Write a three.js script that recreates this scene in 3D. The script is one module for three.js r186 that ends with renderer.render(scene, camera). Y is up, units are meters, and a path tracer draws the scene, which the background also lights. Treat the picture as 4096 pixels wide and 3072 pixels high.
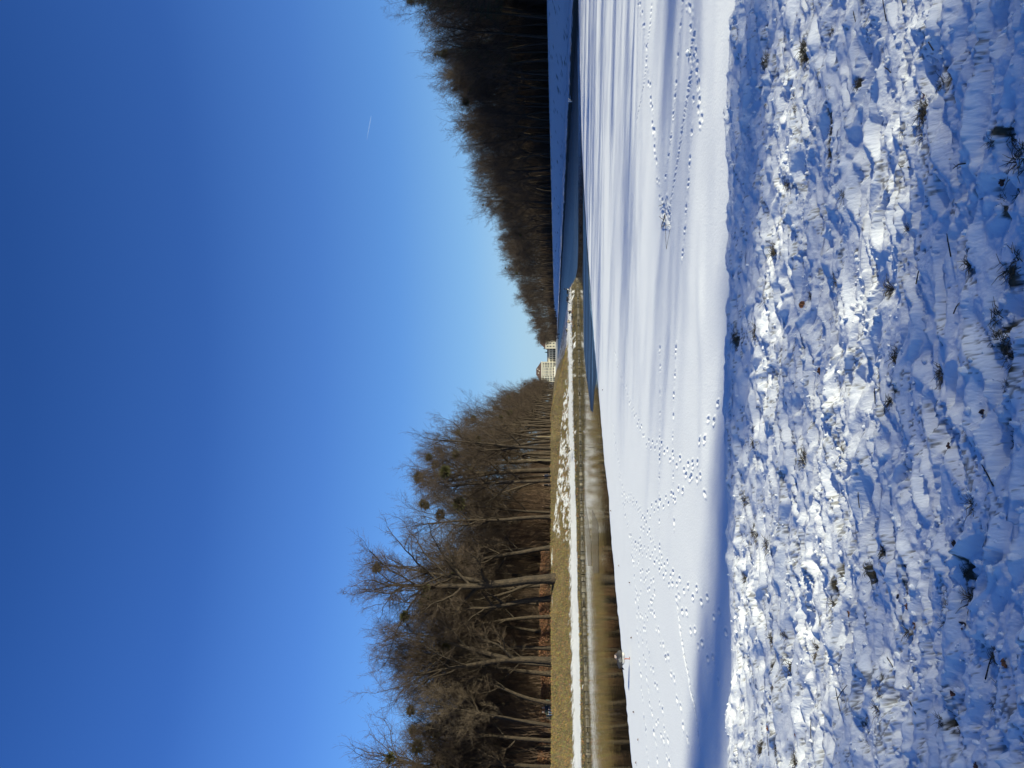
import * as THREE from 'three';
import { mergeGeometries, mergeVertices } from 'three/addons/utils/BufferGeometryUtils.js';
import { MarchingCubes } from 'three/addons/objects/MarchingCubes.js';

// ---------------------------------------------------------------- camera, sky, sun, exposure
const scene = new THREE.Scene();
const EYE = 2.6, F = 2950, PITCH = Math.atan(174 / F);           // the phone was held on its side: the picture's left edge is up
const camera = new THREE.PerspectiveCamera(2 * Math.atan(1536 / F) * 180 / Math.PI, 4 / 3, 0.1, 9000);
const FWD = new THREE.Vector3(0, Math.sin(PITCH), -Math.cos(PITCH)), UPV = new THREE.Vector3(0, Math.cos(PITCH), Math.sin(PITCH)), RGT = new THREE.Vector3(1, 0, 0);
camera.matrixAutoUpdate = true;
camera.quaternion.setFromRotationMatrix(new THREE.Matrix4().makeBasis(UPV.clone().negate(), RGT, FWD.clone().negate()));
camera.position.set(0, EYE, 0);
scene.add(camera);

const SUN_EL = 21 * Math.PI / 180, SUN_BACK = 22 * Math.PI / 180;
const SUN = new THREE.Vector3(Math.cos(SUN_EL) * Math.cos(SUN_BACK), Math.sin(SUN_EL), Math.cos(SUN_EL) * Math.sin(SUN_BACK));
const EXPOSURE = 1.52;
{
  const W = 512, H = 256, data = new Float32Array(W * H * 4);
  const lin = (c) => { c /= 255; return c <= 0.04045 ? c / 12.92 : ((c + 0.055) / 1.055) ** 2.4; };
  const stops = [[-90, 170, 202, 222], [0, 176, 208, 226], [2.8, 166, 206, 233], [6.5, 135, 188, 239], [12, 103, 161, 235], [18, 81, 134, 215], [26, 57, 104, 184], [37, 42, 85, 159], [60, 30, 63, 126], [90, 26, 54, 110]].map(([e, ...c]) => [e, c.map(lin)]);
  const sstep0 = (a, b, x) => { const t = Math.min(1, Math.max(0, (x - a) / (b - a))); return t * t * (3 - 2 * t); };
  for (let j = 0; j < H; j++) {
    const el = ((j + 0.5) / H - 0.5) * 180;
    let k = 0; while (k < stops.length - 2 && stops[k + 1][0] < el) k++;
    const t = Math.min(1, Math.max(0, (el - stops[k][0]) / (stops[k + 1][0] - stops[k][0])));
    for (let i = 0; i < W; i++) {
      const az = ((i + 0.5) / W - 0.5) * 2 * Math.PI, e = el * Math.PI / 180;
      const dx = Math.cos(az) * Math.cos(e), dy = Math.sin(e), dz = Math.sin(az) * Math.cos(e);
      const cg = dx * SUN.x + dy * SUN.y + dz * SUN.z;
      const ca = (dx * SUN.x + dz * SUN.z) / (Math.hypot(dx, dz) * Math.hypot(SUN.x, SUN.z) + 1e-6), ray = 1 - sstep0(2, 14, el) * (0.15 - 0.5 * Math.min(0.62, ca * ca) * Math.cos(e)), mie = 0.5 * Math.pow(Math.max(0, cg), 24);
      for (let c = 0; c < 3; c++) data[(j * W + i) * 4 + c] = ((stops[k][1][c] * (1 - t) + stops[k + 1][1][c] * t) * ray + mie * [0.5, 0.48, 0.42][c]) / EXPOSURE;
      data[(j * W + i) * 4 + 3] = 1;
    }
  }
  const sky = new THREE.DataTexture(data, W, H, THREE.RGBAFormat, THREE.FloatType);
  sky.mapping = THREE.EquirectangularReflectionMapping; sky.magFilter = THREE.LinearFilter; sky.needsUpdate = true;
  scene.background = sky; scene.environment = sky;
}
const sun = new THREE.DirectionalLight(new THREE.Color(1, 0.955, 0.71), 4.9);
sun.position.copy(SUN).multiplyScalar(400); sun.castShadow = true; sun.shadow.mapSize.set(4096, 4096); sun.shadow.radius = 1;
Object.assign(sun.shadow.camera, { left: -200, right: 200, top: 200, bottom: -200, near: 1, far: 1200 });
scene.add(sun); scene.add(sun.target);
const renderer = new THREE.WebGLRenderer({ antialias: true });
renderer.toneMapping = THREE.LinearToneMapping; renderer.toneMappingExposure = EXPOSURE;
renderer.shadowMap.enabled = true; renderer.shadowMap.type = THREE.PCFSoftShadowMap;

// ---------------------------------------------------------------- helpers
const V = (x, y, z) => new THREE.Vector3(x, y, z);
function rng(seed) { let s = seed | 0; return () => { s = (s + 0x6d2b79f5) | 0; let t = Math.imul(s ^ (s >>> 15), 1 | s); t = (t + Math.imul(t ^ (t >>> 7), 61 | t)) ^ t; return ((t ^ (t >>> 14)) >>> 0) / 4294967296; }; }
const clamp = (x, a, b) => Math.min(b, Math.max(a, x)), mix = (a, b, t) => a + (b - a) * t;
const sstep = (a, b, x) => { const t = clamp((x - a) / (b - a), 0, 1); return t * t * (3 - 2 * t); };
function hash2(i, j) { let h = Math.imul(i, 374761393) + Math.imul(j, 668265263) | 0; h = Math.imul(h ^ (h >>> 13), 1274126177); return ((h ^ (h >>> 16)) >>> 0) / 4294967296; }
function vnoise(x, y) { const i = Math.floor(x), j = Math.floor(y), a = x - i, b = y - j, s = a * a * a * (a * (a * 6 - 15) + 10), t = b * b * b * (b * (b * 6 - 15) + 10); return mix(mix(hash2(i, j), hash2(i + 1, j), s), mix(hash2(i, j + 1), hash2(i + 1, j + 1), s), t) * 2 - 1; }
function fbm(x, y, n = 4) { let v = 0, a = 0.5; for (let k = 0; k < n; k++) { v += a * vnoise(x, y); x = x * 2.03 + 17.1; y = y * 2.03 - 9.7; a *= 0.5; } return v; }
const lut = (tab, x) => { if (x <= tab[0][0]) return tab[0][1]; for (let i = 1; i < tab.length; i++) if (x <= tab[i][0]) return mix(tab[i - 1][1], tab[i][1], (x - tab[i - 1][0]) / (tab[i][0] - tab[i - 1][0])); return tab[tab.length - 1][1]; };
// a point of the ground of height y, by the direction in which the photograph shows it (depth is world -z, kept positive here)
function onGround(px, py, y = 0) { const d = FWD.clone().addScaledVector(UPV, -(px - 2048) / F).addScaledVector(RGT, (1536 - py) / F); const t = (y - EYE) / d.y; return { X: d.x * t, Z: -d.z * t }; }
const taken = new Map();
function numbered(name) { const n = taken.get(name) ?? 0; taken.set(name, n + 1); return n ? name + '_' + String(n).padStart(3, '0') : name; }
function shade(o) { o.traverse((m) => { if (m.isMesh) { m.castShadow = true; m.receiveShadow = true; } }); return o; }
function add(o, name, label, category, group) { o.name = numbered(name); Object.assign(o.userData, { label, category }); if (group) o.userData.group = group; shade(o); scene.add(o); return o; }
function part(geo, m, name, parent) { const o = new THREE.Mesh(geo, m); o.name = name; parent.add(o); return o; }
function structure(o, name, label, category) { o.name = name; Object.assign(o.userData, { kind: 'structure', label, category }); shade(o); scene.add(o); return o; }
function mat(r, g, b, roughness = 0.9, extra = {}) { const m = new THREE.MeshStandardMaterial({ roughness, ...extra }); m.color.setRGB(r, g, b); return m; }
function noiseTex(size, f, repeat, srgb) {                           // tileable: f(u, v, n) with n a periodic noise
  const data = new Uint8Array(size * size * 4);
  const per = (u, v, k, s) => { const x = u * k, y = v * k, i = Math.floor(x), j = Math.floor(y), a = x - i, b = y - j, p = a * a * (3 - 2 * a), q = b * b * (3 - 2 * b), h = (m, n) => hash2(((m % k) + k) % k + s * 131, ((n % k) + k) % k + s * 57); return mix(mix(h(i, j), h(i + 1, j), p), mix(h(i, j + 1), h(i + 1, j + 1), p), q); };
  for (let j = 0; j < size; j++) for (let i = 0; i < size; i++) { const c = f(i / size, j / size, per); const o = (j * size + i) * 4; const a = Array.isArray(c) ? c : [c, c, c]; for (let k = 0; k < 3; k++) data[o + k] = clamp(a[k] * 255, 0, 255); data[o + 3] = 255; }
  const t = new THREE.DataTexture(data, size, size); t.wrapS = t.wrapT = THREE.RepeatWrapping; t.magFilter = THREE.LinearFilter; t.minFilter = THREE.LinearMipmapLinearFilter; t.generateMipmaps = true; t.repeat.set(repeat, repeat); if (srgb) t.colorSpace = THREE.SRGBColorSpace; t.needsUpdate = true; return t;
}
// a sheet from a grid of points: at(i, j) -> [x, y, z, r, g, b]
function sheet(nx, nz, at, uvScale = 1, flip = false) {
  const pos = new Float32Array(nx * nz * 3), col = new Float32Array(nx * nz * 3), uv = new Float32Array(nx * nz * 2), idx = new Uint32Array((nx - 1) * (nz - 1) * 6);
  for (let j = 0, k = 0; j < nz; j++) for (let i = 0; i < nx; i++, k++) { const p = at(i, j); pos.set([p[0], p[1], p[2]], k * 3); col.set([p[3], p[4], p[5]], k * 3); uv.set([p[0] * uvScale, p[2] * uvScale], k * 2); }
  for (let j = 0, k = 0; j < nz - 1; j++) for (let i = 0; i < nx - 1; i++) { const a = j * nx + i, b = a + 1, c = a + nx, d = c + 1; if (flip) { idx[k++] = a; idx[k++] = c; idx[k++] = b; idx[k++] = b; idx[k++] = c; idx[k++] = d; } else { idx[k++] = a; idx[k++] = b; idx[k++] = c; idx[k++] = b; idx[k++] = d; idx[k++] = c; } }
  const g = new THREE.BufferGeometry(); g.setAttribute('position', new THREE.BufferAttribute(pos, 3)); g.setAttribute('color', new THREE.BufferAttribute(col, 3)); g.setAttribute('uv', new THREE.BufferAttribute(uv, 2)); g.setIndex(new THREE.BufferAttribute(idx, 1)); g.computeVertexNormals(); return g;
}
function flatPoly(pts, y, uvScale = 1) {                              // pts: [X, Z] with Z the depth
  const c = pts.map(([x, z]) => new THREE.Vector2(x, z)); const tri = THREE.ShapeUtils.triangulateShape(c, []);
  const g = new THREE.BufferGeometry(); g.setAttribute('position', new THREE.Float32BufferAttribute(pts.flatMap(([x, z]) => [x, y, -z]), 3)); g.setAttribute('normal', new THREE.Float32BufferAttribute(pts.flatMap(() => [0, 1, 0]), 3)); g.setAttribute('uv', new THREE.Float32BufferAttribute(pts.flatMap(([x, z]) => [x * uvScale, z * uvScale]), 2)); g.setIndex(tri.flat()); return g;
}
class Tubes {                                                         // many tapered tubes in one geometry
  constructor() { this.p = []; this.n = []; this.u = []; this.i = []; }
  add(pts, radii, k) {
    let ref = null; const base0 = this.p.length / 3; let run = 0;
    for (let a = 0; a < pts.length; a++) {
      const t = V(0, 0, 0).subVectors(pts[Math.min(a + 1, pts.length - 1)], pts[Math.max(a - 1, 0)]).normalize();
      if (!ref) { ref = Math.abs(t.y) < 0.9 ? V(0, 1, 0) : V(1, 0, 0); }
      ref = ref.clone().addScaledVector(t, -ref.dot(t)); if (ref.lengthSq() < 1e-8) ref = V(t.z, t.x, t.y).addScaledVector(t, -(t.z * t.x + t.x * t.y + t.y * t.z)); ref.normalize();
      const b = V(0, 0, 0).crossVectors(t, ref);
      if (a) run += pts[a].distanceTo(pts[a - 1]);
      for (let q = 0; q < k; q++) { const w = q / k * 2 * Math.PI, c = Math.cos(w), s = Math.sin(w), nx = ref.x * c + b.x * s, ny = ref.y * c + b.y * s, nz = ref.z * c + b.z * s; this.p.push(pts[a].x + nx * radii[a], pts[a].y + ny * radii[a], pts[a].z + nz * radii[a]); this.n.push(nx, ny, nz); this.u.push(q / k * 2, run * 0.6); }
      if (a) for (let q = 0; q < k; q++) { const r0 = base0 + (a - 1) * k + q, r1 = base0 + (a - 1) * k + (q + 1) % k; this.i.push(r0, r1, r0 + k, r1, r1 + k, r0 + k); }
    }
    return this;
  }
  geometry() { const g = new THREE.BufferGeometry(); g.setAttribute('position', new THREE.Float32BufferAttribute(this.p, 3)); g.setAttribute('normal', new THREE.Float32BufferAttribute(this.n, 3)); g.setAttribute('uv', new THREE.Float32BufferAttribute(this.u, 2)); g.setIndex(this.i); return g; }
}
// one continuous body from tapered bones: [ax,ay,az, bx,by,bz, ra, rb, [r,g,b]]
function figure(bones, cell, k = 0.03) {
  const lo = V(1e9, 1e9, 1e9), hi = V(-1e9, -1e9, -1e9);
  for (const b of bones) { const r = Math.max(b[6], b[7]) + 2 * cell; for (const o of [0, 3]) { lo.min(V(b[o] - r, b[o + 1] - r, b[o + 2] - r)); hi.max(V(b[o] + r, b[o + 1] + r, b[o + 2] + r)); } }
  const c = lo.clone().add(hi).multiplyScalar(0.5), half = Math.max(hi.x - lo.x, hi.y - lo.y, hi.z - lo.z) / 2 + cell * 2, res = Math.ceil(2 * half / cell);
  const dist = (x, y, z, b) => { const ux = b[3] - b[0], uy = b[4] - b[1], uz = b[5] - b[2], l = ux * ux + uy * uy + uz * uz, t = l ? clamp(((x - b[0]) * ux + (y - b[1]) * uy + (z - b[2]) * uz) / l, 0, 1) : 0; return Math.hypot(x - b[0] - ux * t, y - b[1] - uy * t, z - b[2] - uz * t) - mix(b[6], b[7], t); };
  const sdf = (x, y, z) => { let d = 1e9; for (const b of bones) { const e = dist(x, y, z, b), h = clamp(0.5 + 0.5 * (d - e) / k, 0, 1); d = d > 1e8 ? e : mix(d, e, h) - k * h * (1 - h); } return d; };
  const mc = new MarchingCubes(res, new THREE.MeshStandardMaterial(), false, false, 120000); mc.isolation = 0;
  for (let z = 0; z < res; z++) for (let y = 0; y < res; y++) for (let x = 0; x < res; x++) mc.field[x + y * res + z * res * res] = -sdf(c.x + (x - res / 2) / (res / 2) * half, c.y + (y - res / 2) / (res / 2) * half, c.z + (z - res / 2) / (res / 2) * half);
  mc.update();
  const n = mc.count, p = new Float32Array(n * 3); for (let i = 0; i < n; i++) { p[i * 3] = c.x + mc.positionArray[i * 3] * half; p[i * 3 + 1] = c.y + mc.positionArray[i * 3 + 1] * half; p[i * 3 + 2] = c.z + mc.positionArray[i * 3 + 2] * half; }
  let g = new THREE.BufferGeometry(); g.setAttribute('position', new THREE.BufferAttribute(p, 3)); g = mergeVertices(g, cell * 0.01); g.computeVertexNormals();
  const q = g.attributes.position, col = new Float32Array(q.count * 3), nor = g.attributes.normal; let flip = 0;
  for (let i = 0; i < q.count; i++) { const x = q.getX(i), y = q.getY(i), z = q.getZ(i); let best = 1e9, bc = bones[0][8]; for (const b of bones) { const e = dist(x, y, z, b); if (e < best) { best = e; bc = b[8]; } } col.set(bc, i * 3); flip += Math.sign(sdf(x + nor.getX(i) * cell, y + nor.getY(i) * cell, z + nor.getZ(i) * cell)); }
  g.setAttribute('color', new THREE.BufferAttribute(col, 3));
  if (flip < 0) { const ix = g.index.array; for (let i = 0; i < ix.length; i += 3) { const t = ix[i]; ix[i] = ix[i + 1]; ix[i + 1] = t; } g.computeVertexNormals(); }
  return g;
}

// ---------------------------------------------------------------- materials
const grain = noiseTex(512, (u, v, n) => 0.35 * n(u, v, 64, 1) + 0.3 * n(u, v, 128, 2) + 0.2 * n(u, v, 256, 3) + 0.15 * n(u, v, 16, 4), 1);
const SNOW = [0.86, 0.88, 0.9];
const M = {};
{
  const g1 = grain.clone(); g1.repeat.set(0.9, 0.9);
  M.snow = new THREE.MeshStandardMaterial({ vertexColors: true, roughness: 0.75, bumpMap: g1, bumpScale: 0.006 });
  const g2 = grain.clone(); g2.repeat.set(0.5, 0.5);
  M.iceSnow = new THREE.MeshStandardMaterial({ vertexColors: true, roughness: 0.7, bumpMap: g2, bumpScale: 0.005 });
  const g3 = grain.clone(); g3.repeat.set(0.25, 0.25);
  M.bank = new THREE.MeshStandardMaterial({ vertexColors: true, roughness: 1, bumpMap: g3, bumpScale: 0.15 });
  const barkT = noiseTex(256, (u, v, n) => { const s = 0.55 * n(u, v * 0.25, 32, 5) + 0.3 * n(u, v, 16, 6) + 0.25 * n(u, v, 64, 7); const k = 0.55 + 0.75 * (s - 0.5); return [k * 0.4, k * 0.335, k * 0.26]; }, 1, true);
  const barkB = noiseTex(256, (u, v, n) => n(u, v * 0.25, 32, 5), 1);
  M.bark = new THREE.MeshStandardMaterial({ map: barkT, roughness: 0.95, bumpMap: barkB, bumpScale: 0.03 });
  M.twig = mat(0.07, 0.047, 0.03, 0.9);
  M.twigPale = mat(0.115, 0.084, 0.055, 0.9);
  M.brush = mat(0.13, 0.088, 0.058, 0.95);
  M.mistletoe = mat(0.075, 0.072, 0.02, 0.8);
  M.needle = mat(0.03, 0.055, 0.025, 0.8);
  M.leafRust = new THREE.MeshStandardMaterial({ roughness: 0.8, side: THREE.DoubleSide }); M.leafRust.color.setRGB(0.25, 0.125, 0.065);
  M.skinned = new THREE.MeshStandardMaterial({ vertexColors: true, roughness: 0.85 });
}
// ---------------------------------------------------------------- the setting: water
const AXIS = 49 / F;                                                  // the canal runs this much to one side per metre of depth
const LX = (L, Z) => L + AXIS * Z;
{
  const rip = noiseTex(512, (u, v, n) => 0.5 * n(u, v, 12, 11) + 0.3 * n(u, v, 28, 12) + 0.2 * n(u, v, 60, 13), 1);
  const calm = new THREE.MeshPhysicalMaterial({ roughness: 0.03, ior: 1.33, bumpMap: rip, bumpScale: 0.0038 }); calm.color.setRGB(0.01, 0.009, 0.006);
  const g = new THREE.PlaneGeometry(900, 1100); g.rotateX(-Math.PI / 2); g.translate(-150, 0, -470);
  const uv = g.attributes.uv; for (let i = 0; i < uv.count; i++) uv.setXY(i, g.attributes.position.getX(i) / 3, g.attributes.position.getZ(i) / 6);
  structure(new THREE.Mesh(g, calm), 'canal_water', 'still dark canal water mirroring the trees', 'water');
  const streak = noiseTex(512, (u, v, n) => { const s = 0.5 * n(u, v, 8, 21) + 0.3 * n(u, v, 20, 22) + 0.2 * n(u, v, 48, 23); return [s, 0.25 + 1.1 * s, s]; }, 1); streak.repeat.set(0.16, 1.1);
  const ruffled = new THREE.MeshPhysicalMaterial({ roughness: 0.5, roughnessMap: streak, ior: 1.33, bumpMap: rip, bumpScale: 0.04 }); ruffled.color.setRGB(0.012, 0.015, 0.016);
  const pts1 = [], pts2 = []; const r = rng(5);
  for (let z = 88; z < 1000; z *= 1.04) pts1.push([LX(12.2, z), z]);
  for (let z = 1000; z > 88; z /= 1.04) pts1.push([LX(41 + 4 * r(), z), z]);
  pts1.push([LX(30, 84), 84], [LX(14, 85), 85]);
  for (const [x, y] of [[2334, 640], [2332, 800], [2333, 1000], [2331, 1100], [2334, 1250], [2336, 1400], [2345, 1500], [2356, 1580], [2362, 1640], [2372, 1650], [2378, 1560], [2390, 1500], [2374, 1300], [2357, 1100], [2344, 900], [2334, 700]]) { const p = onGround(x, y, 0); pts2.push([p.X, p.Z]); }
  const o = new THREE.Mesh(mergeGeometries([flatPoly(pts1, 0.005, 1 / 6), flatPoly(pts2, 0.005, 1 / 6)]), ruffled);
  structure(o, 'rippled_water', 'wind ruffled blue water beside the spit', 'water');
}
// ---------------------------------------------------------------- the snow-covered ice with its bird tracks
const ICE_EDGE = [[-1.4, 13], [-0.9, 17], [-0.62, 22.6], [-0.5207, 24.4], [-0.361, 28.6], [-0.157, 35.5], [0.0122, 45], [0.148, 55.5], [0.317, 71], [0.5207, 82], [0.62, 86], [0.75, 88], [1.4, 60]];
const SHORE = [[-1.4, 10.6], [-0.52, 10.15], [-0.4, 10.05], [-0.25, 10.15], [-0.13, 10.3], [-0.02, 10.35], [0.1, 10.2], [0.25, 10.1], [0.38, 10.35], [0.46, 10.1], [0.52, 9.6], [0.7, 9.4], [1.4, 10.4]];
const shoreZ = (u) => lut(SHORE, u) + 0.09 * vnoise(u * 23, 3.3) + 0.04 * vnoise(u * 71, 8.1);
const prints = [], cells = new Map();
function stamp(x, z, dx, dz, len, wid, depth) { const p = { x, z, dx, dz, len, wid, depth }; prints.push(p); const R = len * 1.9; for (let i = Math.floor((x - R) * 2); i <= Math.floor((x + R) * 2); i++) for (let j = Math.floor((z - R) * 2); j <= Math.floor((z + R) * 2); j++) { const key = i * 10007 + j; if (!cells.has(key)) cells.set(key, []); cells.get(key).push(p); } }
function stamped(map, x, z, rim) {
  const list = map.get(Math.floor(x * 2) * 10007 + Math.floor(z * 2)); if (!list) return 0; let low = 0, high = 0;
  for (const p of list) { const a = (x - p.x) * p.dx + (z - p.z) * p.dz, b = (x - p.x) * -p.dz + (z - p.z) * p.dx, q = Math.sqrt((a / p.len) ** 2 + (b / p.wid) ** 2); if (q < 1) low = Math.min(low, -p.depth * (1 - sstep(0.45, 1, q))); else if (q < 1.9) high = Math.max(high, rim * p.depth * (1 - Math.abs(q - 1.35) / 0.55)); }
  return low < 0 ? low : Math.max(0, high);
}
{
  const r = rng(77);
  const A = (ox, oy, s) => (list) => list.map(([x, y]) => [ox + x / s, oy + y / s]);
  const a = A(2300, 1400, 2.074), b = A(2300, 2200, 1.903), c = A(2300, 0, 2.766), d = A(2600, 300, 2.074);
  const walk = (pts, step, side, len, wid, depth) => {
    const w = pts.map(([x, y]) => onGround(x, y, 0.06)); let carry = 0, k = 0;
    for (let i = 1; i < w.length; i++) {
      const dx = w[i].X - w[i - 1].X, dz = w[i].Z - w[i - 1].Z, l = Math.hypot(dx, dz), ux = dx / l, uz = dz / l;
      for (; carry < l; carry += step * (0.8 + 0.4 * r()), k++) { const o = (k % 2 ? 1 : -1) * side * (0.7 + 0.6 * r()); stamp(w[i - 1].X + ux * carry - uz * o, w[i - 1].Z + uz * carry + ux * o, ux, uz, len * (0.8 + 0.4 * r()), wid, depth * (0.8 + 0.5 * r())); }
      carry -= l;
    }
  };
  const goose = (p) => walk(p, 0.42, 0.09, 0.085, 0.042, 0.04), line = (p) => walk(p, 0.5, 0.02, 0.1, 0.03, 0.04), drag = (p) => walk(p, 0.09, 0.012, 0.09, 0.03, 0.025);
  goose(a([[330, 10], [345, 100], [375, 195], [415, 290], [445, 400], [475, 480], [515, 590], [555, 660], [585, 750], [625, 790], [700, 800], [740, 820], [790, 870], [850, 920], [900, 950], [950, 985], [985, 1020]]));
  goose(a([[1190, 490], [1155, 520], [1130, 610], [1095, 650], [1070, 740], [1040, 810], [1020, 890], [995, 945], [955, 985]]));
  goose(a([[980, 1010], [950, 1040], [910, 1100], [880, 1160], [830, 1210], [770, 1250], [700, 1280], [650, 1310], [610, 1370], [575, 1440], [550, 1510], [535, 1570]]));
  goose(a([[1015, 1040], [1045, 1090], [1080, 1130], [1120, 1220]]));
  line(a([[705, 0], [706, 400], [702, 800], [700, 1250], [702, 1659]]));
  line(a([[838, 0], [826, 250], [816, 500], [812, 800], [816, 1000], [814, 1200], [824, 1400], [828, 1659]]));
  goose(a([[310, 590], [330, 760], [355, 880], [385, 1100], [415, 1240], [470, 1230], [520, 1300], [545, 1360], [575, 1440], [610, 1500], [640, 1580], [675, 1640]]));
  goose(a([[375, 1050], [390, 1200], [415, 1350], [440, 1450], [460, 1550], [490, 1620], [560, 1659]]));
  goose(b([[490, 0], [560, 20], [600, 60], [640, 120], [670, 170], [700, 210], [730, 260], [765, 320], [795, 390], [830, 470], [870, 560], [910, 650], [955, 710], [1010, 780], [1070, 900], [1110, 1010]]));
  goose(b([[640, 60], [690, 100], [740, 180], [770, 220], [800, 250], [840, 290], [890, 310], [940, 330], [990, 390], [1050, 450], [1110, 530], [1165, 590]]));
  goose(b([[430, 20], [470, 80], [510, 160], [540, 240], [560, 300], [580, 370], [600, 400], [575, 440], [550, 500], [520, 540]]));
  goose(b([[590, 450], [620, 570], [650, 680], [690, 790], [720, 880], [750, 980], [770, 1070], [800, 1200], [825, 1290], [840, 1390], [860, 1480], [870, 1600]]));
  drag(b([[780, 420], [800, 600], [830, 800], [860, 940], [880, 1080], [910, 1180], [930, 1310], [965, 1580]]));
  for (const l of [[[440, 60], [455, 200], [460, 330], [470, 480], [480, 700], [490, 800], [510, 1100], [530, 1300], [560, 1659]], [[470, 300], [490, 520], [510, 700], [540, 900], [560, 1100], [600, 1350], [620, 1500], [640, 1659]], [[500, 480], [540, 640], [570, 850], [600, 950], [630, 1080], [660, 1200], [690, 1380], [715, 1520], [730, 1659]], [[505, 230], [500, 330], [480, 420]], [[550, 140], [580, 220], [605, 260], [610, 340]], [[620, 1300], [660, 1400], [680, 1480], [700, 1560], [720, 1659]]]) goose(b(l));
  goose(c([[705, 20], [745, 190], [770, 330], [790, 600], [800, 760], [815, 900], [835, 1020], [845, 1120], [855, 1300], [870, 1420], [885, 1640]]));
  goose(d([[10, 220], [30, 430], [45, 640], [60, 850], [90, 1040], [120, 1130]]));
  drag(c([[850, 30], [830, 280], [800, 520], [790, 700], [760, 950], [720, 1150], [680, 1350]]));
  line(c([[1190, 30], [1165, 290], [1145, 560], [1125, 790], [1110, 1050], [1085, 1300], [1065, 1490]])); line(d([[210, 170], [195, 340], [178, 500], [157, 650], [135, 820], [118, 940]]));
  for (let k = 0; k < 2; k++) goose(c([[1245 + 30 * k, 30], [1270 + 20 * k, 200], [1295, 330], [1315, 450], [1325, 600], [1340, 700], [1360, 750], [1370, 1000], [1365, 1100], [1385, 1240], [1410, 1400]]));
  drag(c([[1310, 420], [1270, 600], [1300, 760], [1260, 900], [1240, 1080], [1215, 1230], [1190, 1400], [1160, 1640]])); drag(d([[340, 20], [300, 250], [265, 440], [240, 640], [200, 880], [165, 1100]]));
  line(d([[360, 210], [342, 500], [326, 780], [310, 960], [300, 1090], [290, 1250], [275, 1420], [265, 1560]]));
  for (const [x, y] of [[150, 1140], [120, 1150], [165, 1170], [158, 1200], [110, 1120], [130, 1090]]) { const [p] = d([[x, y]]); const w = onGround(p[0], p[1], 0.06); for (let k = 0; k < 4; k++) stamp(w.X + (r() - 0.5) * 0.25, w.Z + (r() - 0.5) * 0.5, 1, 0, 0.12, 0.06, 0.05); }
}
const iceY = (x, z) => 0.06 + 0.005 * fbm(x * 0.35, z * 0.35, 3) + 0.002 * vnoise(x * 1.7, z * 1.7) + 0.05 * Math.exp(-(((z - 12.9 - 0.25 * vnoise(x * 0.5, 2)) / 0.35) ** 2)) * (0.5 + 0.5 * vnoise(x * 0.8, 6.6)) + stamped(cells, x, z, 0.35);
{
  const nx = 780, nz = 320;
  const us = []; for (let i = 0; i < nx; i++) { const t = i / (nx - 1) * 2 - 1; us.push(Math.abs(t) < 0.92 ? t / 0.92 * 0.58 : Math.sign(t) * (0.58 + ((Math.abs(t) - 0.92) / 0.08) ** 2 * 0.8)); }
  const g = sheet(nx, nz, (i, j) => {
    const u = us[i], z0 = 9.0, z1 = lut(ICE_EDGE, u) + 0.35 * vnoise(u * 40, 1.5) + 0.15 * vnoise(u * 130, 4), t = j / (nz - 1);
    const z = z0 * Math.pow(z1 / z0, Math.min(1, t * 1.006)), x = u * z;
    const y = t > 0.995 ? -0.02 : iceY(x, z);
    const s = 1 - 0.03 * Math.max(0, fbm(x * 0.8, z * 0.8, 2));
    return [x, y, -z, SNOW[0] * s, SNOW[1] * s, SNOW[2] * s];
  }, 1, false);
  structure(new THREE.Mesh(g, M.iceSnow), 'ice_sheet', 'flat snow covered canal ice crossed by bird tracks', 'ice');
  const thin = new THREE.MeshPhysicalMaterial({ roughness: 0.12, ior: 1.31 }); thin.color.setRGB(0.03, 0.033, 0.035);
  const outer = [], inner = [];
  for (let u = -0.7; u <= 0.72; u += 0.01) { const z = lut(ICE_EDGE, u); inner.push([u * (z - 0.5), z - 0.5]); const w = z + z * z * 0.0009 * (0.55 + 0.45 * vnoise(u * 9, 7)) * (u > 0.1 ? 1.6 : 1); outer.push([u * w, w]); }
  const rim = flatPoly([...inner, ...outer.reverse()], 0.012);
  const P = (l) => flatPoly(l.map(([x, y]) => { const p = onGround(2180 + x / 6.91, 1960 + y / 6.91, 0.01); return [p.X, p.Z]; }), 0.01);
  const o = new THREE.Mesh(mergeGeometries([rim, P([[1106, -60], [1112, 250], [1150, 600], [1190, 820], [1225, 1150], [1275, 1400], [1280, 2100], [1180, 2100], [1110, 1100], [1102, 400]]), P([[1300, 540], [1345, 640], [1460, 900], [1478, 1300], [1484, 2300], [1330, 2300], [1292, 1500], [1296, 800]])]), thin);
  structure(o, 'thin_ice', 'thin dark glassy ice at the rim of the snowy ice', 'ice');
}
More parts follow.
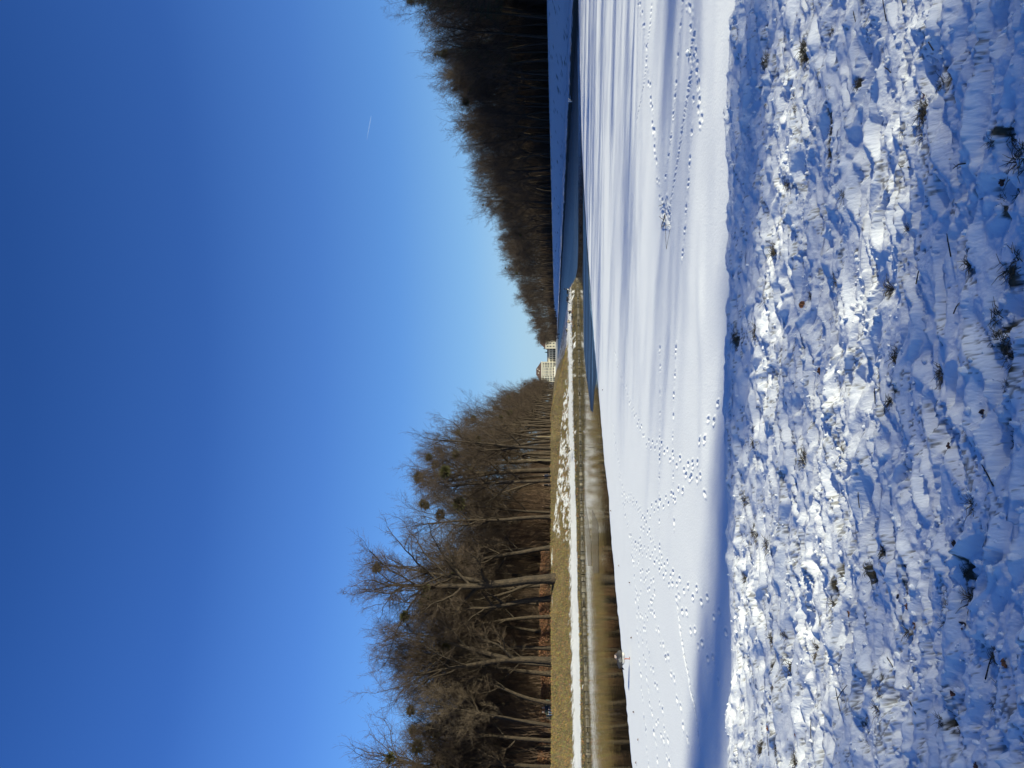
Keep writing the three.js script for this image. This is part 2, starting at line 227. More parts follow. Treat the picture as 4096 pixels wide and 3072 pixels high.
// ---------------------------------------------------------------- the trampled snow bank in front
const soil = [];                                                       // [X, Z, radius along x, radius along z]
for (const [x, y, a = 0.09, b = 0.05] of [[3890, 2300, 0.16, 0.03], [3895, 2400, 0.14, 0.03], [3662, 2346, 0.08, 0.035], [3521, 2299, 0.1, 0.06], [3556, 2217, 0.06, 0.05], [3383, 2293, 0.09, 0.06], [3436, 2575, 0.06, 0.05], [3559, 2739, 0.07, 0.05], [3111, 2657, 0.22, 0.08], [3172, 2680, 0.12, 0.07], [3369, 2352, 0.1, 0.08], [3360, 2450, 0.12, 0.06], [3984, 2821, 0.06, 0.03], [3644, 2563, 0.05, 0.03], [3342, 500, 0.2, 0.05], [3345, 590, 0.2, 0.05], [3225, 217, 0.16, 0.07], [3240, 240, 0.1, 0.08], [3833, 304, 0.07, 0.04], [4060, 521, 0.05, 0.05], [4044, 846, 0.05, 0.04], [3735, 445, 0.05, 0.04], [3448, 336, 0.05, 0.04], [3914, 1027, 0.07, 0.06], [4044, 1103, 0.06, 0.05], [3583, 1163, 0.06, 0.05], [4012, 1315, 0.05, 0.04], [4022, 1401, 0.05, 0.03], [4060, 1483, 0.06, 0.04], [3545, 1526, 0.09, 0.03], [3632, 1445, 0.05, 0.03], [3768, 1531, 0.05, 0.04], [3637, 1564, 0.06, 0.03], [4044, 1743, 0.07, 0.03], [3345, 1499, 0.06, 0.05], [3415, 1781, 0.09, 0.04], [3453, 1027, 0.08, 0.05], [2970, 1369, 0.2, 0.1], [2985, 1340, 0.15, 0.08], [3040, 1800, 0.12, 0.05], [3070, 260, 0.14, 0.07], [3070, 2990, 0.18, 0.07], [3130, 3000, 0.15, 0.06], [3040, 560, 0.12, 0.05], [3030, 2130, 0.15, 0.06], [4020, 2690, 0.06, 0.04], [3850, 2900, 0.06, 0.04], [3480, 2900, 0.06, 0.03]]) {
  const lo = onGround(x, y, 0.28); let p = lo; for (let k = 0; k < 4; k++) p = onGround(x, y, bankBase(p.X, p.Z) - 0.02); soil.push([p.X, p.Z, a * 0.8, b * 0.8]);
}
function bankBase(x, z) { const u = x / Math.max(z, 3), s = shoreZ(clamp(u, -1.4, 1.4)), t = clamp((s - z) / s, 0, 1); return z > s ? 0.27 - 1.5 * (z - s) - 4 * (z - s) ** 2 : 0.27 * sstep(-0.06, 0.05, s - z) + 0.06 * sstep(0, 0.6, s - z) + 0.68 * t * (0.6 + 0.4 * t); }
const feet = new Map(); const stompList = [];
{
  const r = rng(4242);
  const put = (x, z, dx, dz, len, wid, depth) => { const p = { x, z, dx, dz, len, wid, depth }; stompList.push(p); const R = len * 1.9; for (let i = Math.floor((x - R) * 2); i <= Math.floor((x + R) * 2); i++) for (let j = Math.floor((z - R) * 2); j <= Math.floor((z + R) * 2); j++) { const key = i * 10007 + j; if (!feet.has(key)) feet.set(key, []); feet.get(key).push(p); } };
  for (let k = 0; k < 1100; k++) { const z = 1.6 + 8.3 * r(), x = (r() * 2 - 1) * (0.62 * z + 0.6), big = r(); if (z > 9.6) continue; const an = (r() - 0.5) * 0.8 + (r() < 0.15 ? (r() - 0.5) * 3 : 0); put(x, z, Math.cos(an), Math.sin(an), 0.1 + 0.07 * big, 0.036 + 0.03 * big, 0.02 + 0.045 * r()); }
  for (let k = 0; k < 30; k++) { const z = 2 + 7.5 * r(), x0 = (r() * 2 - 1) * 0.6 * z, n = 6 + 12 * r(), an = (r() - 0.5) * 0.35; for (let i = 0; i < n; i++) put(x0 + Math.cos(an) * i * 0.14, z + Math.sin(an) * i * 0.14, Math.cos(an), Math.sin(an), 0.13, 0.03, 0.018 + 0.012 * r()); }
  for (const [x, z, a, b] of soil) put(x, z, 1, 0, a, b, 0.015);
}
function bankY(x, z) {
  let y = bankBase(x, z); const u = x / Math.max(z, 3), off = shoreZ(clamp(u, -1.4, 1.4)) - z, inl = sstep(0, 0.5, off), far = sstep(0.2, 1.3, off);
  const wx = x + 0.1 * vnoise(x * 3, z * 3), wz = z + 0.1 * vnoise(x * 3 + 9, z * 3);
  const smooth = sstep(-0.12, 0.3, fbm(x * 0.7 + 5, z * 1.5, 3));
  y += inl * 0.09 * fbm(wx * 0.9, wz * 2.1, 3) + inl * 0.066 * fbm(wx * 3.4 + 3, wz * 7.6, 4);
  const ridge = 1 - Math.abs(fbm(wx * 3.1 + 50, wz * 6.5, 3)) * 2.6; y += inl * 0.028 * Math.max(0, ridge) * (1 - 0.7 * smooth);
  const lump = vnoise(wx * 13, wz * 17) * 0.6 + vnoise(wx * 27, wz * 33) * 0.4; y += inl * (1 - 0.85 * smooth) * (0.024 * Math.max(0, lump - 0.1) + 0.007 * vnoise(x * 42, z * 46) * sstep(6.5, 3.5, z)) * (0.4 + 0.6 * far);
  return y + stamped(feet, wx, wz, 0.45) * (0.4 + 0.6 * far) * inl;
}
{
  const nxh = 360, us = []; for (let i = -nxh; i <= nxh; i++) { const t = i / nxh; us.push(Math.abs(t) < 0.9 ? t / 0.9 * 0.66 : Math.sign(t) * (0.66 + ((Math.abs(t) - 0.9) / 0.1) ** 2 * 7)); }
  const zs = []; for (let k = 0; k < 24; k++) zs.push(-70 * (1 - k / 24) ** 2 + 1.6 * (k / 24)); for (let k = 0; k < 540; k++) zs.push(1.7 * Math.pow(11 / 1.7, k / 539));
  const g = sheet(us.length, zs.length, (i, j) => {
    const z = zs[j], x = us[i] * Math.max(z, 1.7); const y = bankY(x, z); let k = 0;
    for (const s of soil) { const q = Math.hypot((x - s[0]) / s[2], (z - s[1]) / s[3]); if (q < 2.2) k = Math.max(k, sstep(0.3, -0.3, q - 0.75 + 0.9 * fbm(x * 24, z * 30, 3) + 0.7 * vnoise(x * 90, z * 90))); }
    const specks = sstep(0.53, 0.62, fbm(x * 6 + 3, z * 10, 2) + 0.55 * vnoise(x * 85, z * 85)) * 0.7 * sstep(0.3, 1, shoreZ(clamp(x / Math.max(z, 3), -1.4, 1.4)) - z);
    k = Math.max(k, specks);
    const v = 0.7 + 0.6 * hash2(Math.floor(x * 120), Math.floor(z * 120)), gr = fbm(x * 40, z * 40, 2) * 0.5 + 0.5;
    return [x, y - 0.008 * k, -z, mix(SNOW[0], mix(0.055, 0.11, gr) * v, k), mix(SNOW[1], mix(0.045, 0.09, gr) * v, k), mix(SNOW[2], mix(0.03, 0.04, gr) * v, k)];
  }, 1, false);
  structure(new THREE.Mesh(g, M.snow), 'snow_bank', 'trampled snow bank full of boot prints in the foreground', 'snow');
}
// ---------------------------------------------------------------- the sunlit far bank with its spit
const EDGE = [[-110, -8], [-50, 41], [-30.3, 58.1], [-24.6, 64.2], [-18, 70], [-11.8, 75], [-5, 78.2], [1, 80.8], [6, 83.4], [9.8, 85.5], [11.9, 87.6], [12.9, 90.5], [13.4, 95], [LX(11.8, 110), 110], [LX(11.8, 300), 300], [LX(11.8, 960), 960], [LX(-400, 961), 961]];
function edgeDist(x, z) {                                              // > 0 inside the land
  let best = 1e9, sgn = 1;
  for (let i = 1; i < EDGE.length; i++) { const [ax, az] = EDGE[i - 1], [bx, bz] = EDGE[i], ux = bx - ax, uz = bz - az, t = clamp(((x - ax) * ux + (z - az) * uz) / (ux * ux + uz * uz), 0, 1), dx = x - ax - ux * t, dz = z - az - uz * t, d = Math.hypot(dx, dz); if (d < best - 1e-6) { best = d; sgn = ux * (z - az) - uz * (x - ax) > 0 ? 1 : -1; } }
  return best * sgn;
}
const PROFILE = [[-3, -1.2], [-0.3, -0.4], [0, 0.02], [0.25, 0.22], [0.9, 0.3], [3, 0.42], [5.5, 0.62], [8, 0.92], [9.5, 1.2], [13, 2.1], [16.5, 3.0], [17.8, 3.12], [19.5, 2.95], [24, 2.85], [60, 2.85], [900, 3.2]];
const STEEP = [[-3, -1.2], [-0.3, -0.4], [0, 0.02], [0.2, 0.3], [0.45, 0.36], [1.0, 0.66], [1.6, 0.74], [5, 0.82], [8, 0.95], [9.5, 1.2], [13, 2.1], [16.5, 3.0], [17.8, 3.12], [19.5, 2.95], [24, 2.85], [60, 2.85], [900, 3.2]];
function leftY(x, z, d = edgeDist(x, z)) { const st = sstep(-14, 0, x); const n = fbm(x * 0.22, z * 0.22, 3); return mix(lut(PROFILE, d), lut(STEEP, d), st) + (d > 2 ? 0.1 * n + 0.03 * vnoise(x * 1.3, z * 1.3) : 0) + 0.25 * sstep(15, 18, d) * (1 - sstep(18, 24, d)) * vnoise(x * 0.09, z * 0.09 + 4); }
{
  const us = []; for (let i = 0; i < 540; i++) us.push(-0.78 + i / 539 * 0.98);
  const zs = []; for (let k = 0; k < 24; k++) zs.push(20 + k / 24 * 36); for (let k = 0; k < 220; k++) zs.push(56 + k / 220 * 46); for (let k = 0; k <= 100; k++) zs.push(102 * Math.pow(1150 / 102, k / 100));
  const g = sheet(us.length, zs.length, (i, j) => {
    const z = zs[j], x = us[i] * z, d = edgeDist(x, z), y = leftY(x, z, d);
    const n1 = fbm(x * 0.5, z * 0.5, 3), n2 = vnoise(x * 3.3, z * 3.3), n3 = hash2(Math.floor(x * 14), Math.floor(z * 14)), n4 = fbm(x * 1.6, z * 1.6, 3);
    let c = [0.21, 0.155, 0.066].map((q, k) => q * (0.78 + 0.3 * n1 + 0.22 * n2 + 0.35 * (n3 - 0.5)) * [1, 1 + 0.12 * n4, 1 - 0.2 * n4][k]);
    if (d < 2.6) c = [0.085, 0.066, 0.028].map((q) => q * (0.8 + 0.4 * n2 + 0.4 * (n3 - 0.5)));
    if (d > 17.5) { const t = sstep(17.5, 20, d + n1); c = c.map((q, k) => mix(q, [0.13, 0.085, 0.05][k] * (0.7 + 0.7 * n3), t)); }
    // lying snow: a closed strip along the water, broken patches on the slope that faces the basin
    const along = sstep(-32, -24, x) ; const zone = z < 92 + 0.12 * x ? 1 : 0;
    let s = sstep(2.5, 3.1, d + 1.5 * sstep(-14, 0, x) + 0.5 * n4) * (1 - sstep(7.2, 9.2, d + 1.6 * n4 + 0.8 * n2)) * (z > 95 ? 0.85 - 0.5 * sstep(95, 180, z) : 1);
    s = clamp(s + (s > 0.02 && s < 0.98 ? 0.6 * (n2 * 0.5 + n3 - 0.5) : 0), 0, 1);
    if (d < 3) s = Math.max(s, sstep(0.2, 0.5, fbm(x * 1.1 + 40, z * 1.1, 3) + 0.3 * n2 + 0.35 * sstep(-6, 4, x) - 0.35) * (d > 0.4 ? 1 : 0));
    const patch = sstep(-19.5, -15, x) * (1 - sstep(-2.5, 2, x)) * zone;
    if (d > 6 && d < 18) s = Math.max(s, sstep(0.02, 0.16, fbm(x * 1.9, z * 1.2, 3) + 0.35 * n2 + 0.28 * (n3 - 0.5) + 0.35 * patch - 0.36) * sstep(0.1, 0.5, patch));
    if (d >= 16.4 && d < 19) s = Math.max(s, 0.9 * sstep(0.2, 0.35, fbm(x * 0.25, z * 0.25 + 9, 2) + 0.2 * patch) * zone);
    return [x, y + 0.05 * s, -z, mix(c[0], 0.84, s), mix(c[1], 0.85, s), mix(c[2], 0.87, s)];
  }, 1, false);
  const left = new THREE.Group(); part(g, M.bank, 'grass_slope', left);
  // the kerb of rough stones at the water line
  const r = rng(31), variants = [];
  for (let v = 0; v < 7; v++) { const b = new THREE.BoxGeometry(1, 1, 1, 3, 2, 2), p = b.attributes.position; for (let i = 0; i < p.count; i++) { const x = p.getX(i), y = p.getY(i), z = p.getZ(i), k = 0.86 + 0.14 / (1 + (x * x * y * y + y * y * z * z) * 40); p.setXYZ(i, x * k + 0.1 * (hash2(Math.round(x * 9) + v * 31, Math.round(y * 9 + z * 90)) - 0.5), y * k + 0.18 * (hash2(Math.round(y * 9) + v * 17, Math.round(x * 9 + z * 70)) - 0.5), z * k + 0.1 * (hash2(Math.round(z * 9) + v * 13, Math.round(y * 9 + x * 80)) - 0.5)); } b.computeVertexNormals(); variants.push(b); }
  const stoneMats = [[0.085, 0.075, 0.062], [0.12, 0.105, 0.085], [0.06, 0.057, 0.047], [0.14, 0.125, 0.1], [0.08, 0.065, 0.04], [0.24, 0.21, 0.16]].map((c) => mat(...c, 0.9, { bumpMap: grain, bumpScale: 0.02 }));
  let walked = 0, next = 0;
  for (let i = 2; i < 14; i++) { const [ax, az] = EDGE[i - 1], [bx, bz] = EDGE[i], l = Math.hypot(bx - ax, bz - az), ux = (bx - ax) / l, uz = (bz - az) / l; if (bz < 50) continue;
    for (let t = Math.max(0, i === 2 ? l * 0.55 : 0); t < l - 0.2; ) { const w = 0.14 + 0.42 * r() * r() + 0.1 * r(), h = 0.11 + 0.13 * r() * r(), x = ax + ux * (t + w / 2), z = az + uz * (t + w / 2); const o = part(variants[Math.floor(r() * 7)], stoneMats[Math.floor(r() * (r() < 0.9 ? 5 : 6))], 'stone', left); o.scale.set(w * 0.97, h, 0.35 + 0.15 * r()); o.position.set(x - uz * -0.0 + (-uz) * 0.1, 0.02 + 0.07 * r(), -(z + ux * 0.1)); o.rotation.set((r() - 0.5) * 0.2, Math.atan2(uz, ux) + (r() - 0.5) * 0.2, (r() - 0.5) * 0.12); t += w; walked++; if (walked > 295) break; } }
  structure(left, 'grass_bank', 'sunlit grass bank with a strip of snow and a stone kerb', 'bank');
  // dry grass on the slope
  const blade = new THREE.BufferGeometry(), bp = [], r2 = rng(8); for (let k = 0; k < 9; k++) { const a = r2() * 6.28, q = 0.06 * r2(), h = 0.1 + 0.1 * r2(), lx = Math.cos(a) * 0.08 * r2(), lz = Math.sin(a) * 0.08 * r2(), cx = Math.cos(a * 3) * q, cz = Math.sin(a * 3) * q, w = 0.008; bp.push(cx - w * Math.sin(a), 0, cz + w * Math.cos(a), cx + w * Math.sin(a), 0, cz - w * Math.cos(a), cx + lx, h, cz + lz); }
  blade.setAttribute('position', new THREE.Float32BufferAttribute(bp, 3)); blade.computeVertexNormals();
  const grassM = new THREE.MeshStandardMaterial({ roughness: 1, side: THREE.DoubleSide }); grassM.color.setRGB(0.25, 0.185, 0.08);
  const N = 14000, im = new THREE.InstancedMesh(blade, grassM, N), m4 = new THREE.Matrix4(), q4 = new THREE.Quaternion(), r3 = rng(99); let n = 0; const cc = new THREE.Color();
  for (let tries = 0; tries < 90000 && n < N; tries++) { const z = 56 + 60 * r3() * (0.4 + 0.6 * r3()), x = (-0.7 + 0.85 * r3()) * z, d = edgeDist(x, z); if (!((d > 8.4 && d < 18.5) || (d > 0.5 && d < 2.4 && r3() < 0.5))) continue; q4.setFromAxisAngle(V(0, 1, 0), r3() * 6.28); const s = 0.7 + 0.9 * r3(); m4.compose(V(x, leftY(x, z, d) - 0.02, -z), q4, V(s, s * (0.5 + 0.5 * r3()), s)); im.setMatrixAt(n, m4); cc.setRGB(0.7 + 0.6 * r3(), 0.7 + 0.55 * r3(), 0.6 + 0.5 * r3()); im.setColorAt(n, cc); n++; }
  im.count = n; im.userData.kind = 'stuff'; add(im, 'dry_grass', 'short dry tan grass on the sunlit bank slope', 'grass');
}
// ---------------------------------------------------------------- the shaded snowy bank opposite
const RIGHT = [[40, -1.4], [43.6, -0.4], [44, 0.05], [44.5, 0.34], [46, 0.56], [49, 0.64], [52.3, 0.74], [54, 1.35], [58, 3.6], [59.2, 3.98], [61, 4.0], [400, 4.2]];
const rightY = (L, Z) => lut(RIGHT, L + 0.35 * vnoise(Z * 0.13, 5) * sstep(43, 44, L)) + (L > 45 ? 0.06 * fbm(L * 0.4, Z * 0.4, 3) : 0);
{
  const ls = []; for (let i = 0; i < 90; i++) ls.push(40 + i / 89 * 21); for (let i = 1; i < 14; i++) ls.push(61 + (i / 13) ** 2 * 340);
  const zs = []; for (let k = 0; k < 60; k++) zs.push(-70 + k / 60 * 150); for (let k = 0; k < 330; k++) zs.push(80 * Math.pow(1150 / 80, k / 329));
  const g = sheet(ls.length, zs.length, (i, j) => {
    const L = ls[i], Z = zs[j], x = LX(L, Z), y = rightY(L, Z); const e = fbm(L * 2, Z * 0.9, 3) + 0.4 * vnoise(L * 5, Z * 4);
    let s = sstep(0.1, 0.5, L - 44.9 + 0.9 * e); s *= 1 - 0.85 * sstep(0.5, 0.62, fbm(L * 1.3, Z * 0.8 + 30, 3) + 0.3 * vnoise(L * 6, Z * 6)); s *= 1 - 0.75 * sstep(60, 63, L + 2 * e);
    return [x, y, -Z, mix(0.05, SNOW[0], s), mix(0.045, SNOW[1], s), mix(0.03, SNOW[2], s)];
  }, 1, false);
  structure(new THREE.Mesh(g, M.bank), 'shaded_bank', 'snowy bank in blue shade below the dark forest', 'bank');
  const gf = sheet(60, 30, (i, j) => { const Z = 950 + j / 29 * 900, x = -500 + i / 59 * 1000; return [x, j ? lut([[950, 0.3], [980, 0.9], [1120, 2.6], [2000, 4]], Z) + 0.1 * vnoise(x * 0.05, Z * 0.05) : -0.6, -Z, 0.5, 0.48, 0.42]; });
  structure(new THREE.Mesh(gf, M.bank), 'palace_forecourt', 'pale level ground in front of the distant palace', 'ground');
  const far = new THREE.Mesh(new THREE.PlaneGeometry(9000, 9000), mat(0.6, 0.6, 0.58)); far.rotation.x = -Math.PI / 2; far.position.y = -1.6; structure(far, 'ground', 'open country far around the canal', 'ground');
}
// ---------------------------------------------------------------- bare trees
const perp = (d, r) => { const v = V(r() - 0.5, r() - 0.5, r() - 0.5); return v.addScaledVector(d, -v.dot(d)).normalize(); };
function growTree(o) {
  const r = rng(o.seed), wood = new Tubes(), fine = new Tubes(), tips = [], forks = [];
  const path = (p, d, len, n, jit, up) => { const pts = [p.clone()]; let dir = d.clone(); for (let i = 0; i < n; i++) { dir.addScaledVector(perp(dir, r), jit * (0.4 + r())).add(V(0, up, 0)).normalize(); pts.push(pts[pts.length - 1].clone().addScaledVector(dir, len / n)); } return pts; };
  const at = (pts, t) => { const f = clamp(t, 0, 0.999) * (pts.length - 1), i = Math.floor(f); return [pts[i].clone().lerp(pts[i + 1], f - i), V(0, 0, 0).subVectors(pts[i + 1], pts[i]).normalize()]; };
  const kids = o.kids ?? [0, 8, 8, 6], N = [0, 7, 5, 3, 1], J = [0, 0.22, 0.26, 0.3, 0.3], UPS = [0, o.up ?? 0.07, 0.05, 0.03, 0.02], K = [8, 5, 4, 3, 3];
  function branch(p, d, len, rad, level) {
    const pts = path(p, d, len, N[level], J[level] * (o.gnarl ?? 1), UPS[level] * (0.5 + r())), n = pts.length - 1;
    const end = level >= 3 ? 0.5 : 0.32; (level <= 2 ? wood : fine).add(pts, pts.map((_, i) => Math.max(0.0055, rad * (1 - (1 - end) * i / n))), K[level]);
    if (level === 2) tips.push(pts[n]); if (level === 1) forks.push(pts[Math.floor(n * 0.7)]);
    if (level >= 4) return;
    const c = Math.max(2, Math.round(kids[level] * (0.75 + 0.5 * r())));
    for (let i = 0; i < c; i++) { const t = level === 1 ? 0.22 + 0.78 * (i + r()) / c : 0.12 + 0.88 * (i + r()) / c, [q, e] = at(pts, t), ang = (0.5 + 0.55 * r()), nd = e.clone().multiplyScalar(Math.cos(ang)).addScaledVector(perp(e, r), Math.sin(ang)).normalize(); branch(q, nd, len * (0.34 + 0.28 * r()) * (1.1 - 0.45 * t), rad * (level === 1 ? 0.42 : 0.5) * (1 - 0.4 * t), level + 1); }
    const [q, e] = at(pts, 0.999); branch(q, e, len * 0.42, rad * end, level + 1);
  }
  const stems = o.stems ?? [[0, 0, 0, 1]]; let first = null;
  for (const [az, tilt, base, share] of stems) {
    const H = o.H * share * 0.86, d = V(Math.sin(tilt) * Math.cos(az), Math.cos(tilt), Math.sin(tilt) * Math.sin(az)), n = 11, p0 = V(0, -0.3, 0); if (base && first) { let k = 1; while (k < first.length - 1 && first[k].y < base) k++; p0.copy(first[k - 1]).lerp(first[k], clamp((base - first[k - 1].y) / (first[k].y - first[k - 1].y), 0, 1)); }
    const pts = path(p0, d, H - base, n, o.wander ?? 0.06, 0.02); first ??= pts; const R = o.R * (base ? 0.62 : 1);
    wood.add(pts, pts.map((_, i) => R * (i === 0 && !base ? 1.35 : 1) * Math.pow(1 - 0.9 * i / n, 0.8) + 0.015), K[0]);
    const limbs = Math.round(o.limbs * share);
    for (let i = 0; i < limbs; i++) {
      const t = o.bole + (1 - o.bole) * Math.pow((i + 0.6 * r()) / limbs, 0.9), [q, e] = at(pts, t), a = i * 2.4 + r() * 1.2, s = (t - o.bole) / (1 - o.bole);
      const el = mix(o.el0 ?? 0.35, 1.1, s) + 0.25 * (r() - 0.5), nd = V(Math.cos(a) * Math.cos(el), Math.sin(el), Math.sin(a) * Math.cos(el)).addScaledVector(e, 0.25).normalize();
      const len = o.H * o.spread * (o.shape ? o.shape(s) : Math.sin(Math.PI * (0.22 + 0.7 * s)) + 0.12) * (0.75 + 0.5 * r());
      branch(q, nd, len, R * (0.5 - 0.3 * s) * Math.pow(1 - 0.75 * t, 0.3), 1);
    }
    const [q, e] = at(pts, 0.999); branch(q, e, o.H * 0.16, R * 0.12 + 0.015, 2);
  }
  if (o.shoots) for (let i = 0; i < o.shoots; i++) { const a = r() * 6.28, h = 0.5 + r() * o.H * 0.3; fine.add(path(V(Math.cos(a) * o.R, h, Math.sin(a) * o.R), V(Math.cos(a), 0.8 + r(), Math.sin(a)).normalize(), 1 + r() * 1.5, 3, 0.2, 0.05), [0.014, 0.011, 0.008, 0.005], 3); }
  return { wood: wood.geometry(), fine: fine.geometry(), tips, forks };
}
const mistle = (() => { const r = rng(12), t = new Tubes(); for (let i = 0; i < 420; i++) { const a = r() * 6.28, c = r() * 2 - 1, s = Math.sqrt(1 - c * c), d = V(s * Math.cos(a), c, s * Math.sin(a)), l = 0.35 + 0.3 * r(); t.add([d.clone().multiplyScalar(l * 0.35), d.clone().multiplyScalar(l * 0.75).add(V(0.06 * (r() - 0.5), -0.03, 0.06 * (r() - 0.5))), d.clone().multiplyScalar(l)], [0.012, 0.026, 0.01], 3); } return t.geometry(); })();
function makeTree(g, twig = M.twig, clumps = 0, seed = 1) {
  const t = new THREE.Group(); part(g.wood, M.bark, 'trunk', t); part(g.fine, twig, 'crown', t); const r = rng(seed);
  for (let i = 0; i < clumps; i++) { const list = r() < 0.7 ? g.tips : g.forks, high = list.filter((p) => p.y > 10); const p = (high.length ? high : list)[Math.floor(r() * (high.length || list.length))]; const m = part(mistle, M.mistletoe, 'mistletoe', t), s = 0.8 + 1.0 * r(); m.position.copy(p); m.scale.set(s, s * 0.9, s); }
  return t;
}
const FOREST = [
  { seed: 101, H: 24, R: 0.3, limbs: 15, bole: 0.3, spread: 0.27 }, { seed: 102, H: 22, R: 0.26, limbs: 14, bole: 0.34, spread: 0.25, wander: 0.09 }, { seed: 103, H: 25, R: 0.34, limbs: 14, bole: 0.28, spread: 0.3, gnarl: 1.25 },
  { seed: 104, H: 21, R: 0.24, limbs: 14, bole: 0.25, spread: 0.25, up: 0.12 }, { seed: 105, H: 23, R: 0.28, limbs: 10, bole: 0.22, spread: 0.28, stems: [[0.3, 0.05, 0, 1], [2.8, 0.2, 5, 0.85]] }, { seed: 106, H: 20, R: 0.22, limbs: 15, bole: 0.3, spread: 0.24, wander: 0.1, gnarl: 1.2 },
].map(growTree);
const forestProto = FOREST.map((g, i) => makeTree(g, i === 3 ? M.twigPale : M.twig, 0, i));
const forestMist = FOREST.map((g, i) => makeTree(g, M.twig, 2, 40 + i));
function plant(proto, x, y, z, h, turn, name, label, category, group) { const o = proto.clone(); o.position.set(x, y, -z); o.scale.setScalar(h); o.scale.x *= 1; o.rotation.y = turn; return add(o, name, label, category, group); }
{
  // big single trees of the sunlit bank, each as the photograph shows it: base direction (py), depth, height
  const big = (spec, py, Z, label, clumps, twig) => { const g = growTree(spec), X = (1536 - py) / F * Z, t = makeTree(g, twig, clumps, spec.seed); t.position.set(X, leftY(X, Z) - 0.1, -Z); return add(t, 'old_tree', label, 'tree'); };
  big({ seed: 211, H: 18.6, R: 0.5, limbs: 6, bole: 0.42, spread: 0.34, up: 0.13, el0: 0.6, gnarl: 1.05, kids: [0, 9, 8, 7], wander: 0.05, stems: [[0.2, 0.05, 0, 0.62], [0, 0.28, 5.2, 1], [3.0, 0.2, 5.6, 1], [1.6, 0.25, 5.4, 0.95], [4.5, 0.3, 6, 0.9]] }, 2642, 84, 'candelabra tree with smooth grey trunk forking low into many upright stems', 1);
  big({ seed: 223, H: 23.3, R: 0.55, limbs: 12, bole: 0.36, spread: 0.3, gnarl: 1.3, kids: [0, 9, 8, 7], wander: 0.08, stems: [[3.3, 0.13, 0, 1], [0.4, 0.15, 7, 0.9]] }, 2315, 86, 'tallest gnarled tree on the sunlit bank with a scarred thick trunk', 3);
  big({ seed: 227, kids: [0, 8, 7, 5], H: 17.5, R: 0.34, limbs: 13, bole: 0.36, spread: 0.27, gnarl: 1.2, wander: 0.14, stems: [[3.4, 0.2, 0, 1]] }, 2390, 87, 'crooked leaning tree beside the tallest gnarled tree', 1);
  big({ seed: 229, H: 17, R: 0.2, limbs: 8, bole: 0.4, spread: 0.2, up: 0.1, wander: 0.05, stems: [[0.1, 0.14, 0, 1], [0.5, 0.2, 0.4, 0.9]] }, 2905, 80, 'pair of slim leaning stems growing from one root beside the bench', 0, M.twigPale);
  big({ seed: 233, H: 23, R: 0.42, limbs: 12, bole: 0.5, spread: 0.25, gnarl: 1.6, kids: [0, 7, 5, 3] }, 3060, 88, 'sparse old tree with thick twisted top branches at the edge of the view', 2);
  big({ seed: 239, kids: [0, 8, 7, 5], H: 19.5, R: 0.36, limbs: 16, bole: 0.3, spread: 0.24, gnarl: 1.1 }, 2985, 92, 'dense tree hung with mistletoe between the sparse old tree and the slim stems', 6);
  big({ seed: 241, H: 21, R: 0.42, limbs: 10, bole: 0.45, spread: 0.27, gnarl: 1.15, kids: [0, 9, 8, 7], stems: [[2.2, 0.03, 0, 1], [3.2, 0.2, 9, 0.95]] }, 1880, 106, 'tall tree with a forked top rising above the avenue trunks', 3);
  big({ seed: 251, kids: [0, 8, 7, 5], H: 20.5, R: 0.38, limbs: 15, bole: 0.4, spread: 0.28, stems: [[5.9, 0.1, 0, 1]] }, 1845, 109, 'broad tree leaning over the avenue beside a thin bare sapling', 4);
  big({ seed: 269, H: 25, R: 0.4, limbs: 13, bole: 0.45, spread: 0.26, gnarl: 1.4, kids: [0, 8, 6, 4], stems: [[0.4, 0.08, 0, 1]] }, 3180, 84, 'leaning tree at the border of the view behind the sparse old tree', 3);
  big({ seed: 271, kids: [0, 8, 7, 5], H: 19, R: 0.28, limbs: 15, bole: 0.3, spread: 0.25, gnarl: 1.1 }, 2800, 93, 'bushy tree behind the bench between the candelabra tree and the slim stems', 2);
  big({ seed: 257, kids: [0, 8, 7, 5], H: 18.5, R: 0.3, limbs: 15, bole: 0.32, spread: 0.27, gnarl: 1.15, stems: [[3.6, 0.12, 0, 1]] }, 2188, 92, 'leaning dark trunk where the snow patches begin on the slope', 1);
  big({ seed: 263, kids: [0, 8, 7, 5], H: 19.5, R: 0.26, limbs: 14, bole: 0.4, spread: 0.25 }, 2068, 93, 'straight pale trunk above the patchy snow slope', 2);
}
